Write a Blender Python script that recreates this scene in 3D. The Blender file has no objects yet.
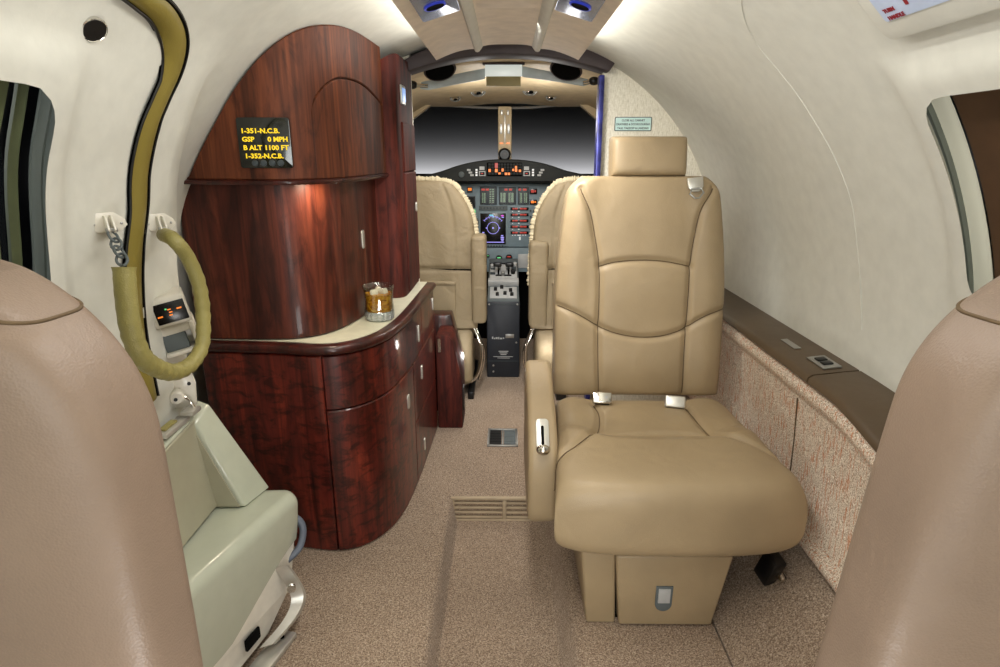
import bpy, bmesh, math, random
import numpy as np
from mathutils import Vector, Matrix
random.seed(7)
SC = bpy.context.scene
COL = SC.collection
PI = math.pi

# ------------------------------------------------------------------ camera
FPX = 600.0
PITCH = math.atan(178.5/FPX)
YAW = math.atan(7/FPX*math.cos(PITCH))
CAM = Vector((0, 0, 1.16))
_f = Vector((-math.sin(YAW)*math.cos(PITCH), math.cos(YAW)*math.cos(PITCH), -math.sin(PITCH)))
_r = Vector((math.cos(YAW), math.sin(YAW), 0))
_u = _r.cross(_f)
cd = bpy.data.cameras.new('camera'); cam = bpy.data.objects.new('camera', cd); COL.objects.link(cam)
cd.sensor_width = 36; cd.lens = 36*FPX/1000; cd.clip_start = .02; cd.clip_end = 100
cam.matrix_world = Matrix(((_r.x, _u.x, -_f.x, CAM.x), (_r.y, _u.y, -_f.y, CAM.y), (_r.z, _u.z, -_f.z, CAM.z), (0, 0, 0, 1)))
SC.camera = cam

def ray(px, py):
    return _f + _r*((px-500)/FPX) + _u*((333.5-py)/FPX)
def U(px, py, x=None, y=None, z=None):
    """real-world point seen at a photo pixel, on the plane x=, y= or z="""
    d = ray(px, py)
    if x is not None: t = x/d.x
    elif y is not None: t = y/d.y
    else: t = (z-CAM.z)/d.z
    return CAM + d*t

# ------------------------------------------------------------------ objects
def empty(name, label, cat, loc, group=None):
    o = bpy.data.objects.new(name, None); COL.objects.link(o); o.location = loc
    o.empty_display_size = .05
    o['label'] = label; o['category'] = cat
    if group: o['group'] = group
    return o
def root_loc(p):
    while p.parent: p = p.parent
    return p.location
def tag(o, label, cat, group=None, kind=None):
    o['label'] = label; o['category'] = cat
    if group: o['group'] = group
    if kind: o['kind'] = kind
    return o

class MB:
    def __init__(s): s.v = []; s.f = []
    def add(s, vs, fs, M=None):
        o = len(s.v)
        for v in vs:
            v = Vector(v); s.v.append(M @ v if M else v)
        s.f += [tuple(i+o for i in f) for f in fs]
        return s
    def addbm(s, bm, M=None):
        bm.verts.index_update()
        s.add([v.co.copy() for v in bm.verts], [[v.index for v in f.verts] for f in bm.faces], M); bm.free(); return s
    def box(s, c, size, r=0, M=None, seg=2):
        bm = bmesh.new(); bmesh.ops.create_cube(bm, size=1)
        for v in bm.verts: v.co = Vector((v.co.x*size[0], v.co.y*size[1], v.co.z*size[2]))
        r = min(r, min(size)*.49)
        if r > 0: bmesh.ops.bevel(bm, geom=list(bm.edges), offset=r, segments=seg, profile=.5, affect='EDGES')
        for v in bm.verts: v.co += Vector(c)
        return s.addbm(bm, M)
    def prism(s, poly, n0, n1, r=0, M=None, seg=2):
        """2-D outline (a, b) extruded from n0 to n1 along the third axis; M maps (a, b, n) to the world"""
        bm = bmesh.new()
        a = [bm.verts.new((p[0], p[1], n0)) for p in poly]; b = [bm.verts.new((p[0], p[1], n1)) for p in poly]
        bm.faces.new(a[::-1]); bm.faces.new(b); n = len(poly)
        for i in range(n): bm.faces.new((a[i], a[(i+1) % n], b[(i+1) % n], b[i]))
        bmesh.ops.recalc_face_normals(bm, faces=list(bm.faces))
        if r > 0:
            ed = [e for e in bm.edges if len(e.link_faces) == 2 and e.calc_face_angle(0) > .5]
            bmesh.ops.bevel(bm, geom=ed, offset=r, segments=seg, profile=.5, affect='EDGES')
        return s.addbm(bm, M)
    def tube(s, pts, r, n=10, M=None, closed=False, caps=True):
        pts = [Vector(p) for p in pts]; m = len(pts)
        rr = r if isinstance(r, (list, tuple)) else [r]*m
        vs = []; fs = []; up = None
        for i, p in enumerate(pts):
            if closed: t = pts[(i+1) % m]-pts[i-1]
            else: t = pts[min(i+1, m-1)]-pts[max(i-1, 0)]
            if t.length < 1e-9: t = Vector((0, 0, 1))
            t.normalize()
            if up is None:
                up = Vector((0, 0, 1)) if abs(t.z) < .9 else Vector((1, 0, 0))
            up = (up - t*up.dot(t)); up.normalize(); q = t.cross(up)
            for k in range(n):
                a = 2*PI*k/n; vs.append(p + (up*math.cos(a)+q*math.sin(a))*rr[i])
        for i in range(m if closed else m-1):
            j = (i+1) % m
            for k in range(n): fs.append((i*n+k, i*n+(k+1) % n, j*n+(k+1) % n, j*n+k))
        if caps and not closed:
            fs.append(tuple(range(n))[::-1]); fs.append(tuple((m-1)*n+k for k in range(n)))
        return s.add(vs, fs, M)
    def lathe(s, prof, n=32, M=None, caps=False):
        vs = []; fs = []
        for (r, z) in prof:
            for k in range(n):
                a = 2*PI*k/n; vs.append((r*math.cos(a), r*math.sin(a), z))
        for i in range(len(prof)-1):
            for k in range(n): fs.append((i*n+k, i*n+(k+1) % n, (i+1)*n+(k+1) % n, (i+1)*n+k))
        if caps and prof[0][0] > 1e-6: fs.append(tuple(range(n))[::-1])
        if caps and prof[-1][0] > 1e-6: fs.append(tuple((len(prof)-1)*n+k for k in range(n)))
        return s.add(vs, fs, M)
    def cyl(s, c, r, h, M=None, n=24, bev=0):
        p = [(r, 0), (r, h)] if not bev else [(r-bev, 0), (r, bev), (r, h-bev), (r-bev, h)]
        T = Matrix.Translation(c); return s.lathe(p, n, (M @ T) if M else T, True)
    def grid(s, P, closed_u=False, M=None, flip=False):
        """P: 2-D list of points"""
        nu = len(P); nv = len(P[0]); vs = [p for row in P for p in row]; fs = []
        for i in range(nu if closed_u else nu-1):
            for j in range(nv-1):
                q = (i*nv+j, ((i+1) % nu)*nv+j, ((i+1) % nu)*nv+j+1, i*nv+j+1)
                fs.append(q[::-1] if flip else q)
        return s.add(vs, fs, M)
    def sphere(s, c, r, n=16, M=None, sc=(1, 1, 1)):
        vs = []; fs = []; m = n//2
        for i in range(m+1):
            th = PI*i/m
            for k in range(n):
                a = 2*PI*k/n
                vs.append((c[0]+r*sc[0]*math.sin(th)*math.cos(a), c[1]+r*sc[1]*math.sin(th)*math.sin(a), c[2]+r*sc[2]*math.cos(th)))
        for i in range(m):
            for k in range(n): fs.append((i*n+k, (i+1)*n+k, (i+1)*n+(k+1) % n, i*n+(k+1) % n))
        return s.add(vs, fs, M)
    def text(s, txt, size, M, align='LEFT', ext=.0004, sx=1.0, bold=0):
        cu = bpy.data.curves.new('t', 'FONT'); cu.body = txt; cu.size = size; cu.extrude = ext; cu.align_x = align
        cu.resolution_u = 2; cu.offset = bold
        o = bpy.data.objects.new('t', cu); COL.objects.link(o)
        dg = bpy.context.evaluated_depsgraph_get(); me = o.evaluated_get(dg).to_mesh()
        vs = [Vector((v.co.x*sx, v.co.y, v.co.z)) for v in me.vertices]; fs = [tuple(p.vertices) for p in me.polygons]
        o.evaluated_get(dg).to_mesh_clear(); bpy.data.objects.remove(o); bpy.data.curves.remove(cu)
        return s.add(vs, fs, M)
    def build(s, name, mat, parent=None, label=None, smooth=35, kind=None, merge=False):
        me = bpy.data.meshes.new(name)
        if parent is None:
            xs = [v.x for v in s.v]; ys = [v.y for v in s.v]; zs = [v.z for v in s.v]
            base = Vector(((min(xs)+max(xs))/2, (min(ys)+max(ys))/2, min(zs)))
            off = base
        else:
            off = root_loc(parent); base = Vector((0, 0, 0))
        me.from_pydata([v-off for v in s.v], [], s.f)
        bm = bmesh.new(); bm.from_mesh(me)
        if merge: bmesh.ops.remove_doubles(bm, verts=bm.verts, dist=1e-5)
        bmesh.ops.recalc_face_normals(bm, faces=list(bm.faces)); bm.to_mesh(me); bm.free()
        me.polygons.foreach_set('use_smooth', [True]*len(me.polygons))
        if smooth < 180: me.set_sharp_from_angle(angle=math.radians(smooth))
        o = bpy.data.objects.new(name, me); COL.objects.link(o); o.location = base
        if parent: o.parent = parent
        for m in (mat if isinstance(mat, (list, tuple)) else [mat]): me.materials.append(m)
        if label: o['label'] = label
        if kind: o['kind'] = kind
        return o

def fr(o, right, up):
    r = Vector(right).normalized(); u = Vector(up); u = (u - r*u.dot(r)).normalized(); n = r.cross(u)
    return Matrix(((r.x, u.x, n.x, o[0]), (r.y, u.y, n.y, o[1]), (r.z, u.z, n.z, o[2]), (0, 0, 0, 1)))
def frn(o, n):
    n = Vector(n).normalized(); r = Vector((0, 0, 1)).cross(n).normalized(); return fr(o, r, n.cross(r))
def XZ(o=(0, 0, 0)):      # local (a, b, n) -> (x, z, -y): a front facing the camera
    return fr(o, (1, 0, 0), (0, 0, 1))

def catmull(pts, n=8, closed=False):
    pts = [Vector(p) for p in pts]; out = []; m = len(pts)
    for i in range(m if closed else m-1):
        if closed: p0, p1, p2, p3 = pts[i-1], pts[i], pts[(i+1) % m], pts[(i+2) % m]
        else: p0, p1, p2, p3 = pts[max(i-1, 0)], pts[i], pts[i+1], pts[min(i+2, m-1)]
        for k in range(n):
            t = k/n; out.append(.5*((2*p1)+(p2-p0)*t+(2*p0-5*p1+4*p2-p3)*t*t+(3*p1-p0-3*p2+p3)*t**3))
    if not closed: out.append(pts[-1].copy())
    return out
def chaikin(poly, it=2, closed=True):
    for _ in range(it):
        o = []; n = len(poly)
        for i in range(n):
            a = poly[i]; b = poly[(i+1) % n]
            o.append((a[0]*.75+b[0]*.25, a[1]*.75+b[1]*.25)); o.append((a[0]*.25+b[0]*.75, a[1]*.25+b[1]*.75))
        poly = o
    return poly
def rrect(w, h, r, n=6, cx=0, cy=0):
    o = []
    for (sx, sy, a0) in ((1, 1, 0), (-1, 1, 90), (-1, -1, 180), (1, -1, 270)):
        for k in range(n+1):
            a = math.radians(a0+90*k/n); o.append((cx+sx*(w/2-r)+r*math.cos(a), cy+sy*(h/2-r)+r*math.sin(a)))
    return o
def lerp(a, b, t): return a+(b-a)*t
def sstep(a, b, x):
    t = min(1, max(0, (x-a)/(b-a))); return t*t*(3-2*t)

# ------------------------------------------------------------------ materials
def lin(c):
    return tuple((x/255/12.92 if x/255 <= .04045 else ((x/255+.055)/1.055)**2.4) for x in c)+(1,)
class NT:
    def __init__(s, name):
        s.m = bpy.data.materials.new(name); s.m.use_nodes = True; s.t = s.m.node_tree
        s.b = s.t.nodes['Principled BSDF']; s.out = s.t.nodes['Material Output']
    def n(s, typ, **kw):
        nd = s.t.nodes.new(typ)
        for k, v in kw.items():
            if k in nd.inputs.keys(): nd.inputs[k].default_value = v
            else: setattr(nd, k, v)
        return nd
    def l(s, a, b): s.t.links.new(a, b)
    def coord(s, scale=(1, 1, 1), rot=(0, 0, 0)):
        tc = s.n('ShaderNodeTexCoord'); mp = s.n('ShaderNodeMapping'); mp.inputs['Scale'].default_value = scale
        mp.inputs['Rotation'].default_value = rot
        s.l(tc.outputs['Object'], mp.inputs['Vector']); return mp.outputs['Vector']
    def noise(s, vec, scale, detail=4, rough=.5, dist=0):
        nd = s.n('ShaderNodeTexNoise'); nd.inputs['Scale'].default_value = scale; nd.inputs['Detail'].default_value = detail
        nd.inputs['Roughness'].default_value = rough; nd.inputs['Distortion'].default_value = dist
        s.l(vec, nd.inputs['Vector']); return nd.outputs['Fac']
    def ramp(s, fac, stops):
        nd = s.n('ShaderNodeValToRGB'); e = nd.color_ramp.elements
        e[0].position, e[0].color = stops[0][0], stops[0][1]; e[1].position, e[1].color = stops[-1][0], stops[-1][1]
        for p, c in stops[1:-1]:
            x = e.new(p); x.color = c
        s.l(fac, nd.inputs['Fac']); return nd.outputs['Color']
    def mix(s, fac, a, b, mode='MIX'):
        nd = s.n('ShaderNodeMix'); nd.data_type = 'RGBA'; nd.blend_type = mode
        for k, v in ((0, fac), (6, a), (7, b)):
            if hasattr(v, 'is_linked'): s.l(v, nd.inputs[k])
            else: nd.inputs[k].default_value = v
        return nd.outputs[2]
    def bump(s, fac, st, dist=.01):
        nd = s.n('ShaderNodeBump'); nd.inputs['Strength'].default_value = st; nd.inputs['Distance'].default_value = dist
        s.l(fac, nd.inputs['Height']); s.l(nd.outputs['Normal'], s.b.inputs['Normal'])
    def set(s, **kw):
        for k, v in kw.items(): s.b.inputs[k.replace('_', ' ')].default_value = v
        return s
def flat(name, c, rough=.5, metal=0, bump=0, bscale=200, coat=0, var=.06, spec=.5):
    k = NT(name); v = k.coord()
    nz = k.noise(v, 25, 3)
    c1 = lin(c); dk = tuple(x*(1-var*2) for x in c1[:3])+(1,); lt = tuple(min(1, x*(1+var)) for x in c1[:3])+(1,)
    k.l(k.ramp(nz, [(.3, dk), (.7, lt)]), k.b.inputs['Base Color'])
    k.set(Roughness=rough, Metallic=metal); k.b.inputs['Coat Weight'].default_value = coat
    k.b.inputs['Specular IOR Level'].default_value = spec
    k.b.inputs['Coat Roughness'].default_value = .05
    if bump: k.bump(k.noise(v, bscale, 3), bump, .002)
    return k.m
def emit(name, c, st, base=(5, 5, 5)):
    k = NT(name); k.set(Roughness=.3); k.b.inputs['Base Color'].default_value = lin(base)
    k.b.inputs['Emission Color'].default_value = lin(c); k.b.inputs['Emission Strength'].default_value = st
    return k.m
def leather(name, c, rough=.42, wr=.25):
    k = NT(name); v = k.coord()
    a = k.noise(v, 6, 4); c1 = lin(c)
    k.l(k.ramp(a, [(.25, tuple(x*.86 for x in c1[:3])+(1,)), (.75, tuple(x*1.08 for x in c1[:3])+(1,))]), k.b.inputs['Base Color'])
    vo = k.n('ShaderNodeTexVoronoi'); vo.inputs['Scale'].default_value = 420; k.l(v, vo.inputs['Vector'])
    w = k.noise(v, 9, 3, .5, .6)
    mx = k.n('ShaderNodeMath'); mx.operation = 'MULTIPLY_ADD'; mx.inputs[1].default_value = .06; k.l(vo.outputs['Distance'], mx.inputs[0]); k.l(w, mx.inputs[2])
    k.bump(mx.outputs[0], wr, .02); k.set(Roughness=rough); k.b.inputs['Specular IOR Level'].default_value = .4
    return k.m
def wood(name, dark, mid, light, rough=.42, scale=1.0, blotch=0, coat=.4):
    k = NT(name)
    v = k.coord((9*scale, 9*scale, .9*scale)); v2 = k.coord((55*scale, 55*scale, 1.6*scale)); v3 = k.coord((14, 14, 26) if blotch else (16*scale, 16*scale, 5*scale), (.5, .4, 0) if blotch else (0, 0, 0))
    a = k.noise(v, 1.6, 5, .6, 1.2); b = k.noise(v2, 1.5, 4, .6, .3); c = k.noise(v3, 1.5, 4, .6, .8)
    base = k.ramp(a, [(.28, lin(dark)), (.48, lin(mid)), (.72, lin(light))])
    st = k.ramp(b, [(.30, (.25, .2, .2, 1)), (.55, (1, 1, 1, 1))])
    bl = k.ramp(c, [(.36, (.16, .12, .12, 1)), (.52, (1, 1, 1, 1))]) if blotch else k.ramp(c, [(.34, (.34, .28, .28, 1)), (.5, (1, 1, 1, 1))])
    x = k.mix(.75, base, st, 'MULTIPLY'); x = k.mix(.8, x, bl, 'MULTIPLY')
    k.l(x, k.b.inputs['Base Color']); k.set(Roughness=rough)
    k.b.inputs['Coat Weight'].default_value = coat; k.b.inputs['Coat Roughness'].default_value = .08
    k.b.inputs['Specular IOR Level'].default_value = .3
    return k.m
def carpet(name, c1, c2, c3):
    k = NT(name); v = k.coord()
    a = k.noise(v, 270, 3, .7); b = k.noise(v, 150, 4, .7); d = k.noise(v, 5, 3)
    x = k.ramp(a, [(.32, lin(c1)), (.5, lin(c2)), (.68, lin(c3))])
    y = k.ramp(b, [(.36, (.58, .55, .53, 1)), (.56, (1.05, 1.05, 1.05, 1))])
    x = k.mix(.8, x, y, 'MULTIPLY')
    z = k.ramp(d, [(.3, (.86, .86, .86, 1)), (.7, (1, 1, 1, 1))]); x = k.mix(1.0, x, z, 'MULTIPLY')
    k.l(x, k.b.inputs['Base Color']); k.set(Roughness=1.0); k.b.inputs['Specular IOR Level'].default_value = .05
    k.b.inputs['Sheen Weight'].default_value = .15
    k.bump(a, .7, .006); return k.m
def glass(name, tint=(255, 255, 255), edge=.8, base=.04, rough=.02):
    k = NT(name); t = k.n('ShaderNodeBsdfTransparent'); t.inputs['Color'].default_value = lin(tint)
    g = k.n('ShaderNodeBsdfGlossy'); g.inputs['Roughness'].default_value = rough
    lw = k.n('ShaderNodeLayerWeight'); pw = k.n('ShaderNodeMath'); pw.operation = 'POWER'; pw.inputs[1].default_value = 3.5; k.l(lw.outputs['Facing'], pw.inputs[0])
    fz = k.n('ShaderNodeMath'); fz.operation = 'MULTIPLY_ADD'; fz.inputs[1].default_value = edge; fz.inputs[2].default_value = base; k.l(pw.outputs[0], fz.inputs[0])
    m = k.n('ShaderNodeMixShader'); k.l(fz.outputs[0], m.inputs[0]); k.l(t.outputs[0], m.inputs[1]); k.l(g.outputs[0], m.inputs[2])
    k.l(m.outputs[0], k.out.inputs['Surface']); return k.m

M = {}
M['wall'] = flat('cream_headliner', (212, 212, 203), .7, 0, .12, 90, 0, .03)
M['ceil'] = flat('beige_ultraleather', (228, 214, 194), .6, 0, .15, 60, 0, .05)
M['leather'] = leather('tan_leather', (160, 141, 111))
M['leather2'] = leather('taupe_leather', (128, 110, 95), .45)
M['seam'] = flat('seam_thread', (92, 74, 50), .8)
M['woodlow'] = wood('red_mahogany', (30, 6, 5), (86, 26, 18), (130, 48, 30), blotch=1, coat=.55)
M['woodmid'] = wood('warm_mahogany', (32, 11, 8), (74, 30, 20), (112, 54, 34), coat=.14)
M['woodhood'] = wood('brown_mahogany', (48, 22, 11), (94, 47, 25), (124, 67, 38), coat=.0, rough=.62)
M['woodtall'] = wood('column_mahogany', (30, 8, 6), (76, 26, 18), (108, 44, 30), coat=0, rough=.7)
M['woodedge'] = wood('dark_edge_mahogany', (26, 6, 5), (58, 18, 13), (88, 30, 20), coat=.5)
M['counter'] = flat('cream_countertop', (222, 220, 196), .3, 0, 0, 200, .4, .05)
M['carpet'] = carpet('brown_carpet', (104, 86, 71), (168, 146, 125), (218, 201, 181))
M['chrome'] = flat('chrome', (215, 212, 205), .15, 1, var=.02)
M['silver'] = flat('brushed_silver', (175, 175, 172), .35, .8)
M['black'] = flat('black_plastic', (12, 12, 13), .4)
M['console'] = flat('blue_black_console', (36, 40, 48), .45)
M['dark'] = flat('matte_black', (5, 5, 5), .9, spec=.1)
M['olive'] = leather('olive_vinyl', (132, 118, 54), .4, .2)
M['olive2'] = leather('olive_green_vinyl', (148, 140, 84), .38, .5)
M['white'] = flat('white_enamel', (222, 218, 206), .35, 0, 0, 100, .2)
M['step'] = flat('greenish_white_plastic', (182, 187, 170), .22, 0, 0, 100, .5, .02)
M['stepshade'] = flat('shaded_step_plastic', (158, 155, 134), .3, 0, 0, 100, .3, .02)  # darker copy of the step plastic, recess shade put into the colour
M['ledge'] = leather('brown_ledge_vinyl', (86, 71, 54), .4, .1)
M['archdark'] = flat('dark_brown_trim', (62, 52, 54), .6)
M['cockpit'] = flat('cockpit_beige', (206, 186, 150), .6, 0, .1, 60)
M['panel'] = flat('blue_grey_panel', (120, 138, 147), .55, 0, .1, 300)
M['panel_dk'] = flat('dark_bezel', (58, 66, 70), .5)
M['glare'] = flat('glareshield_black', (30, 34, 34), .75)
M['visor'] = flat('grey_visor', (172, 182, 184), .5)
M['lgrey'] = flat('light_grey_panel', (176, 178, 178), .5)
M['pad'] = flat('slate_grey_pad', (92, 100, 102), .7)
M['cable'] = flat('blue_grey_hose', (98, 106, 120), .5)
M['clip'] = flat('pale_metal', (206, 204, 196), .3, .6)
M['amber'] = emit('amber_readout', (255, 214, 40), 1.3)
M['red'] = emit('red_readout', (230, 56, 34), .62)
M['orange'] = emit('orange_lamp', (255, 130, 30), 1.3)
M['green'] = emit('green_lamp', (120, 255, 150), .8)
M['lilac'] = emit('lilac_trace', (170, 160, 255), 1.0)
M['magenta'] = emit('magenta_trace', (240, 70, 230), 1.0)
M['cyan'] = emit('cyan_trace', (120, 220, 250), 1.0)
M['whitelit'] = emit('white_marking', (235, 235, 235), .45, (200, 200, 200))
M['palegreen'] = emit('pale_green_tape', (170, 200, 160), .35, (90, 110, 90))
M['screen'] = flat('screen_black', (6, 6, 8), .25)
M['display'] = flat('display_glass', (16, 20, 16), .12, 0, 0, 100, .6)
M['blueplate'] = flat('blue_white_plate', (190, 205, 232), .3)
M['redpaint'] = flat('dark_red_paint', (140, 26, 40), .5)
M['placard'] = flat('pale_aqua_placard', (206, 236, 232), .4)
M['ink'] = flat('placard_ink', (52, 62, 66), .6)
M['reflecttrim'] = flat('blue_reflection_metal', (58, 62, 140), .35, .4, var=.25)  # blue-purple reflection on the polished edge put into the base colour
M['fleece'] = flat('cream_fleece', (206, 194, 164), 1.0, 0, 1.0, 260)
M['glass'] = glass('window_glass', edge=.25, base=.006)
M['blueled'] = emit('blue_white_indicator', (150, 190, 255), .9)
M['blueglow'] = emit('blue_gasper_ring', (70, 90, 255), .35)
M['gasplate'] = flat('blue_grey_metal', (150, 158, 184), .25, .7)
M['mirror'] = emit('lit_white_panel', (235, 245, 240), .5, (200, 205, 200))
M['olivegrey'] = flat('olive_grey_strip', (140, 128, 84), .6)
def translucent(name, c, f):
    k = NT(name); d = k.n('ShaderNodeBsdfDiffuse'); d.inputs['Color'].default_value = lin(c); t = k.n('ShaderNodeBsdfTranslucent'); t.inputs['Color'].default_value = lin(c)
    m = k.n('ShaderNodeMixShader'); m.inputs[0].default_value = f; k.l(d.outputs[0], m.inputs[1]); k.l(t.outputs[0], m.inputs[2]); k.l(m.outputs[0], k.out.inputs['Surface']); return k.m
M['shade'] = translucent('cream_shade', (240, 236, 216), .5)
M['shadebrown'] = flat('brown_shade', (92, 66, 44), .7)
M['shadegreen'] = flat('olive_shade', (96, 104, 70), .7)
M['shadegrey'] = translucent('grey_reveal', (160, 166, 160), .4)
M['grille'] = flat('beige_grille', (176, 158, 132), .5)

def fabric_dado():
    k = NT('flecked_tweed'); v = k.coord((420, 420, 26)); v2 = k.coord((200, 200, 200)); v3 = k.coord((260, 200, 18))
    a = k.noise(v, 1, 3, .6); b = k.noise(v2, 1.6, 3, .7); c = k.noise(v3, 1, 2, .5)
    x = k.ramp(b, [(.32, lin((112, 90, 74))), (.47, lin((200, 182, 162))), (.64, lin((250, 242, 228)))])
    st = k.ramp(c, [(.53, (0, 0, 0, 1)), (.60, (1, 1, 1, 1))])
    gate = k.ramp(a, [(.42, (0, 0, 0, 1)), (.56, (1, 1, 1, 1))])
    f = k.mix(1.0, st, gate, 'MULTIPLY')
    f2 = k.n('ShaderNodeMath'); f2.operation = 'MULTIPLY'; f2.inputs[1].default_value = .85; k.l(f, f2.inputs[0])
    x = k.mix(f2.outputs[0], x, lin((190, 112, 66)))
    k.l(x, k.b.inputs['Base Color']); k.set(Roughness=.95); k.b.inputs['Specular IOR Level'].default_value = .1
    k.bump(b, .5, .004); return k.m
M['tweed'] = fabric_dado()
def weave():
    k = NT('woven_bulkhead_fabric')
    a = k.noise(k.coord((320, 320, 60)), 1, 3, .6); b = k.noise(k.coord((60, 60, 320)), 1, 3, .6)
    x = k.ramp(a, [(.3, lin((218, 212, 192))), (.65, lin((250, 246, 232)))]); y = k.ramp(b, [(.3, (.88, .87, .85, 1)), (.65, (1, 1, 1, 1))])
    k.l(k.mix(1.0, x, y, 'MULTIPLY'), k.b.inputs['Base Color']); k.set(Roughness=.9); k.bump(a, .3, .003); return k.m
M['weave'] = weave()
# ------------------------------------------------------------------ cabin cross-section
CZ = .74
def interp(x, tab):
    if x <= tab[0][0]: return tab[0][1]
    for (a, b), (c, d) in zip(tab, tab[1:]):
        if x <= c:
            t = (x-a)/(c-a); t = t*t*(3-2*t)*.35+t*.65
            return lerp(b, d, t)
    return tab[-1][1]
RHO_L = [(-50, 1.02), (-30.7, .861), (-6, .757), (8, .757), (18, .777), (31.6, .821), (47, .868), (65, .85), (80, .84), (90, .84)]
def rho(side, th, y):
    """distance from the cabin axis to the liner; side +1 right, -1 left; th in degrees above horizontal"""
    if side > 0: return .84
    a = interp(th, RHO_L); b = interp(th, [(-50, 1.27), (-30, 1.09), (-5, .93), (18, .905), (36, .875), (60, .868), (80, .84), (90, .84)])
    return lerp(a, max(a, b), sstep(1.345, 1.385, y))
def wallpt(side, th, y, off=0):
    r = rho(side, th, y)-off; a = math.radians(th)
    return Vector((side*r*math.cos(a), y, CZ+r*math.sin(a)))
def onwall(px, py, side, off=0):
    """point of the liner seen at a photo pixel"""
    d = ray(px, py); lo = None; t = .2
    def g(t):
        p = CAM+d*t; th = math.degrees(math.atan2(p.z-CZ, side*p.x)); return math.hypot(p.x, p.z-CZ)-(rho(side, th, p.y)-off)
    while t < 4 and g(t) < 0: t += .01
    a, b = t-.01, t
    for _ in range(30):
        m = (a+b)/2
        if g(m) < 0: a = m
        else: b = m
    return CAM+d*a
def wallnorm(side, p):
    return Vector((-side*abs(p.x), 0, CZ-p.z)).normalized()

def wall_mesh(side, ths, ys, win):
    """liner with one rounded window; win = (th0, th1, y0, y1, corner radius, patch ti0, ti1, yi0, yi1)"""
    th0, th1, y0, y1, cr, i0, i1, j0, j1 = win
    mb = MB(); nt = len(ths); ny = len(ys)
    mb.v = [wallpt(side, t, y) for t in ths for y in ys]
    for i in range(nt-1):
        for j in range(ny-1):
            if i0 <= i < i1 and j0 <= j < j1: continue
            mb.f.append((i*ny+j, (i+1)*ny+j, (i+1)*ny+j+1, i*ny+j+1))
    # boundary loop, four sides
    sides = [[(i0, j) for j in range(j0, j1)], [(i, j1) for i in range(i0, i1)], [(i1, j) for j in range(j1, j0, -1)], [(i, j0) for i in range(i1, i0, -1)]]
    thc, yc = (th0+th1)/2, (y0+y1)/2; K = 180/PI/.84          # degrees per metre
    w, h = (y1-y0), (th1-th0)/K
    corners = [(-1, -1), (1, -1), (1, 1), (-1, 1)]            # (y, th) corners in loop order
    def arcmid_path(c0, c1):
        pts = []
        def ac(c, a): # angle measured in (y, th)
            return (c[0]*(w/2-cr)+cr*math.cos(a), c[1]*(h/2-cr)+cr*math.sin(a))
        A0 = math.atan2(c0[1], c0[0]); d = (c1[0]-c0[0], c1[1]-c0[1]); nrm = (d[1], -d[0]); B = math.atan2(nrm[1], nrm[0])
        def sweep(c, a, b, n=8):
            db = (b-a+PI) % (2*PI)-PI
            return [ac(c, a+db*k/n) for k in range(n+1)]
        pts += sweep(c0, A0, B); pts += sweep(c1, B, math.atan2(c1[1], c1[0])); return pts
    inner = []; outer = []
    for s in range(4):
        path = arcmid_path(corners[s], corners[(s+1) % 4]); L = [0]
        for a, b in zip(path, path[1:]): L.append(L[-1]+math.hypot(b[0]-a[0], b[1]-a[1]))
        m = len(sides[s])
        for k, ij in enumerate(sides[s]):
            q = L[-1]*k/m; e = 0
            while e < len(L)-2 and L[e+1] < q: e += 1
            u = (q-L[e])/max(1e-9, L[e+1]-L[e]); p = (lerp(path[e][0], path[e+1][0], u), lerp(path[e][1], path[e+1][1], u))
            inner.append(p); outer.append(ij)
    n = len(inner); prev = [i*ny+j for (i, j) in outer]
    rings = [(k/9, .020*sstep(.35, .82, k/9), 0) for k in range(1, 9)]
    rings += [(1, .021, 0), (1, .019, .004), (1, .012, .016), (1, .002, .032), (1, -.012, .052)]
    for (q, off, grow) in rings:
        cur = []
        for k in range(n):
            i, j = outer[k]; oy, ot = (ys[j]-yc), (ths[i]-thc)/K
            iy, it = inner[k]; sc = 1+grow/max(w, h)*2
            p = wallpt(side, thc+lerp(ot, it*sc, q)*K, yc+lerp(oy, iy*sc, q), off)
            cur.append(len(mb.v)); mb.v.append(p)
        for k in range(n): mb.f.append((prev[k], prev[(k+1) % n], cur[(k+1) % n], cur[k]))
        prev = cur
    return mb, [mb.v[i] for i in prev]
ths_r = list(np.linspace(-8, 90, 50)); ths_l = list(np.linspace(-48, 90, 70)); ys = list(np.linspace(-1.3, 2.45, 76))
def idx(a, v): return min(range(len(a)), key=lambda i: abs(a[i]-v))
def thof(p): return math.degrees(math.atan2(p.z-CZ, abs(p.x)))
WY_R = onwall(946, 170, 1, .021).y; WT_R = thof(onwall(985, 91, 1, .021)); WY_L = onwall(47, 170, -1, .021).y; WT_L = thof(onwall(12, 82, -1, .021))
# right: window spans z .93 - 1.243, y .70 - 1.03
mb, rim_r = wall_mesh(1, ths_r, ys, (12.0, WT_R, .66, WY_R, .055, idx(ths_r, 4), idx(ths_r, 46), idx(ys, .50), idx(ys, 1.14)))
wall_right = mb.build('wall_right', M['wall'], smooth=60, kind='structure')
mb, rim_l = wall_mesh(-1, ths_l, ys, (11.0, WT_L, .52, WY_L, .06, idx(ths_l, 4), idx(ths_l, 46), idx(ys, .38), idx(ys, 1.04)))
wall_left = mb.build('wall_left', M['wall'], smooth=60, kind='structure')

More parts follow.
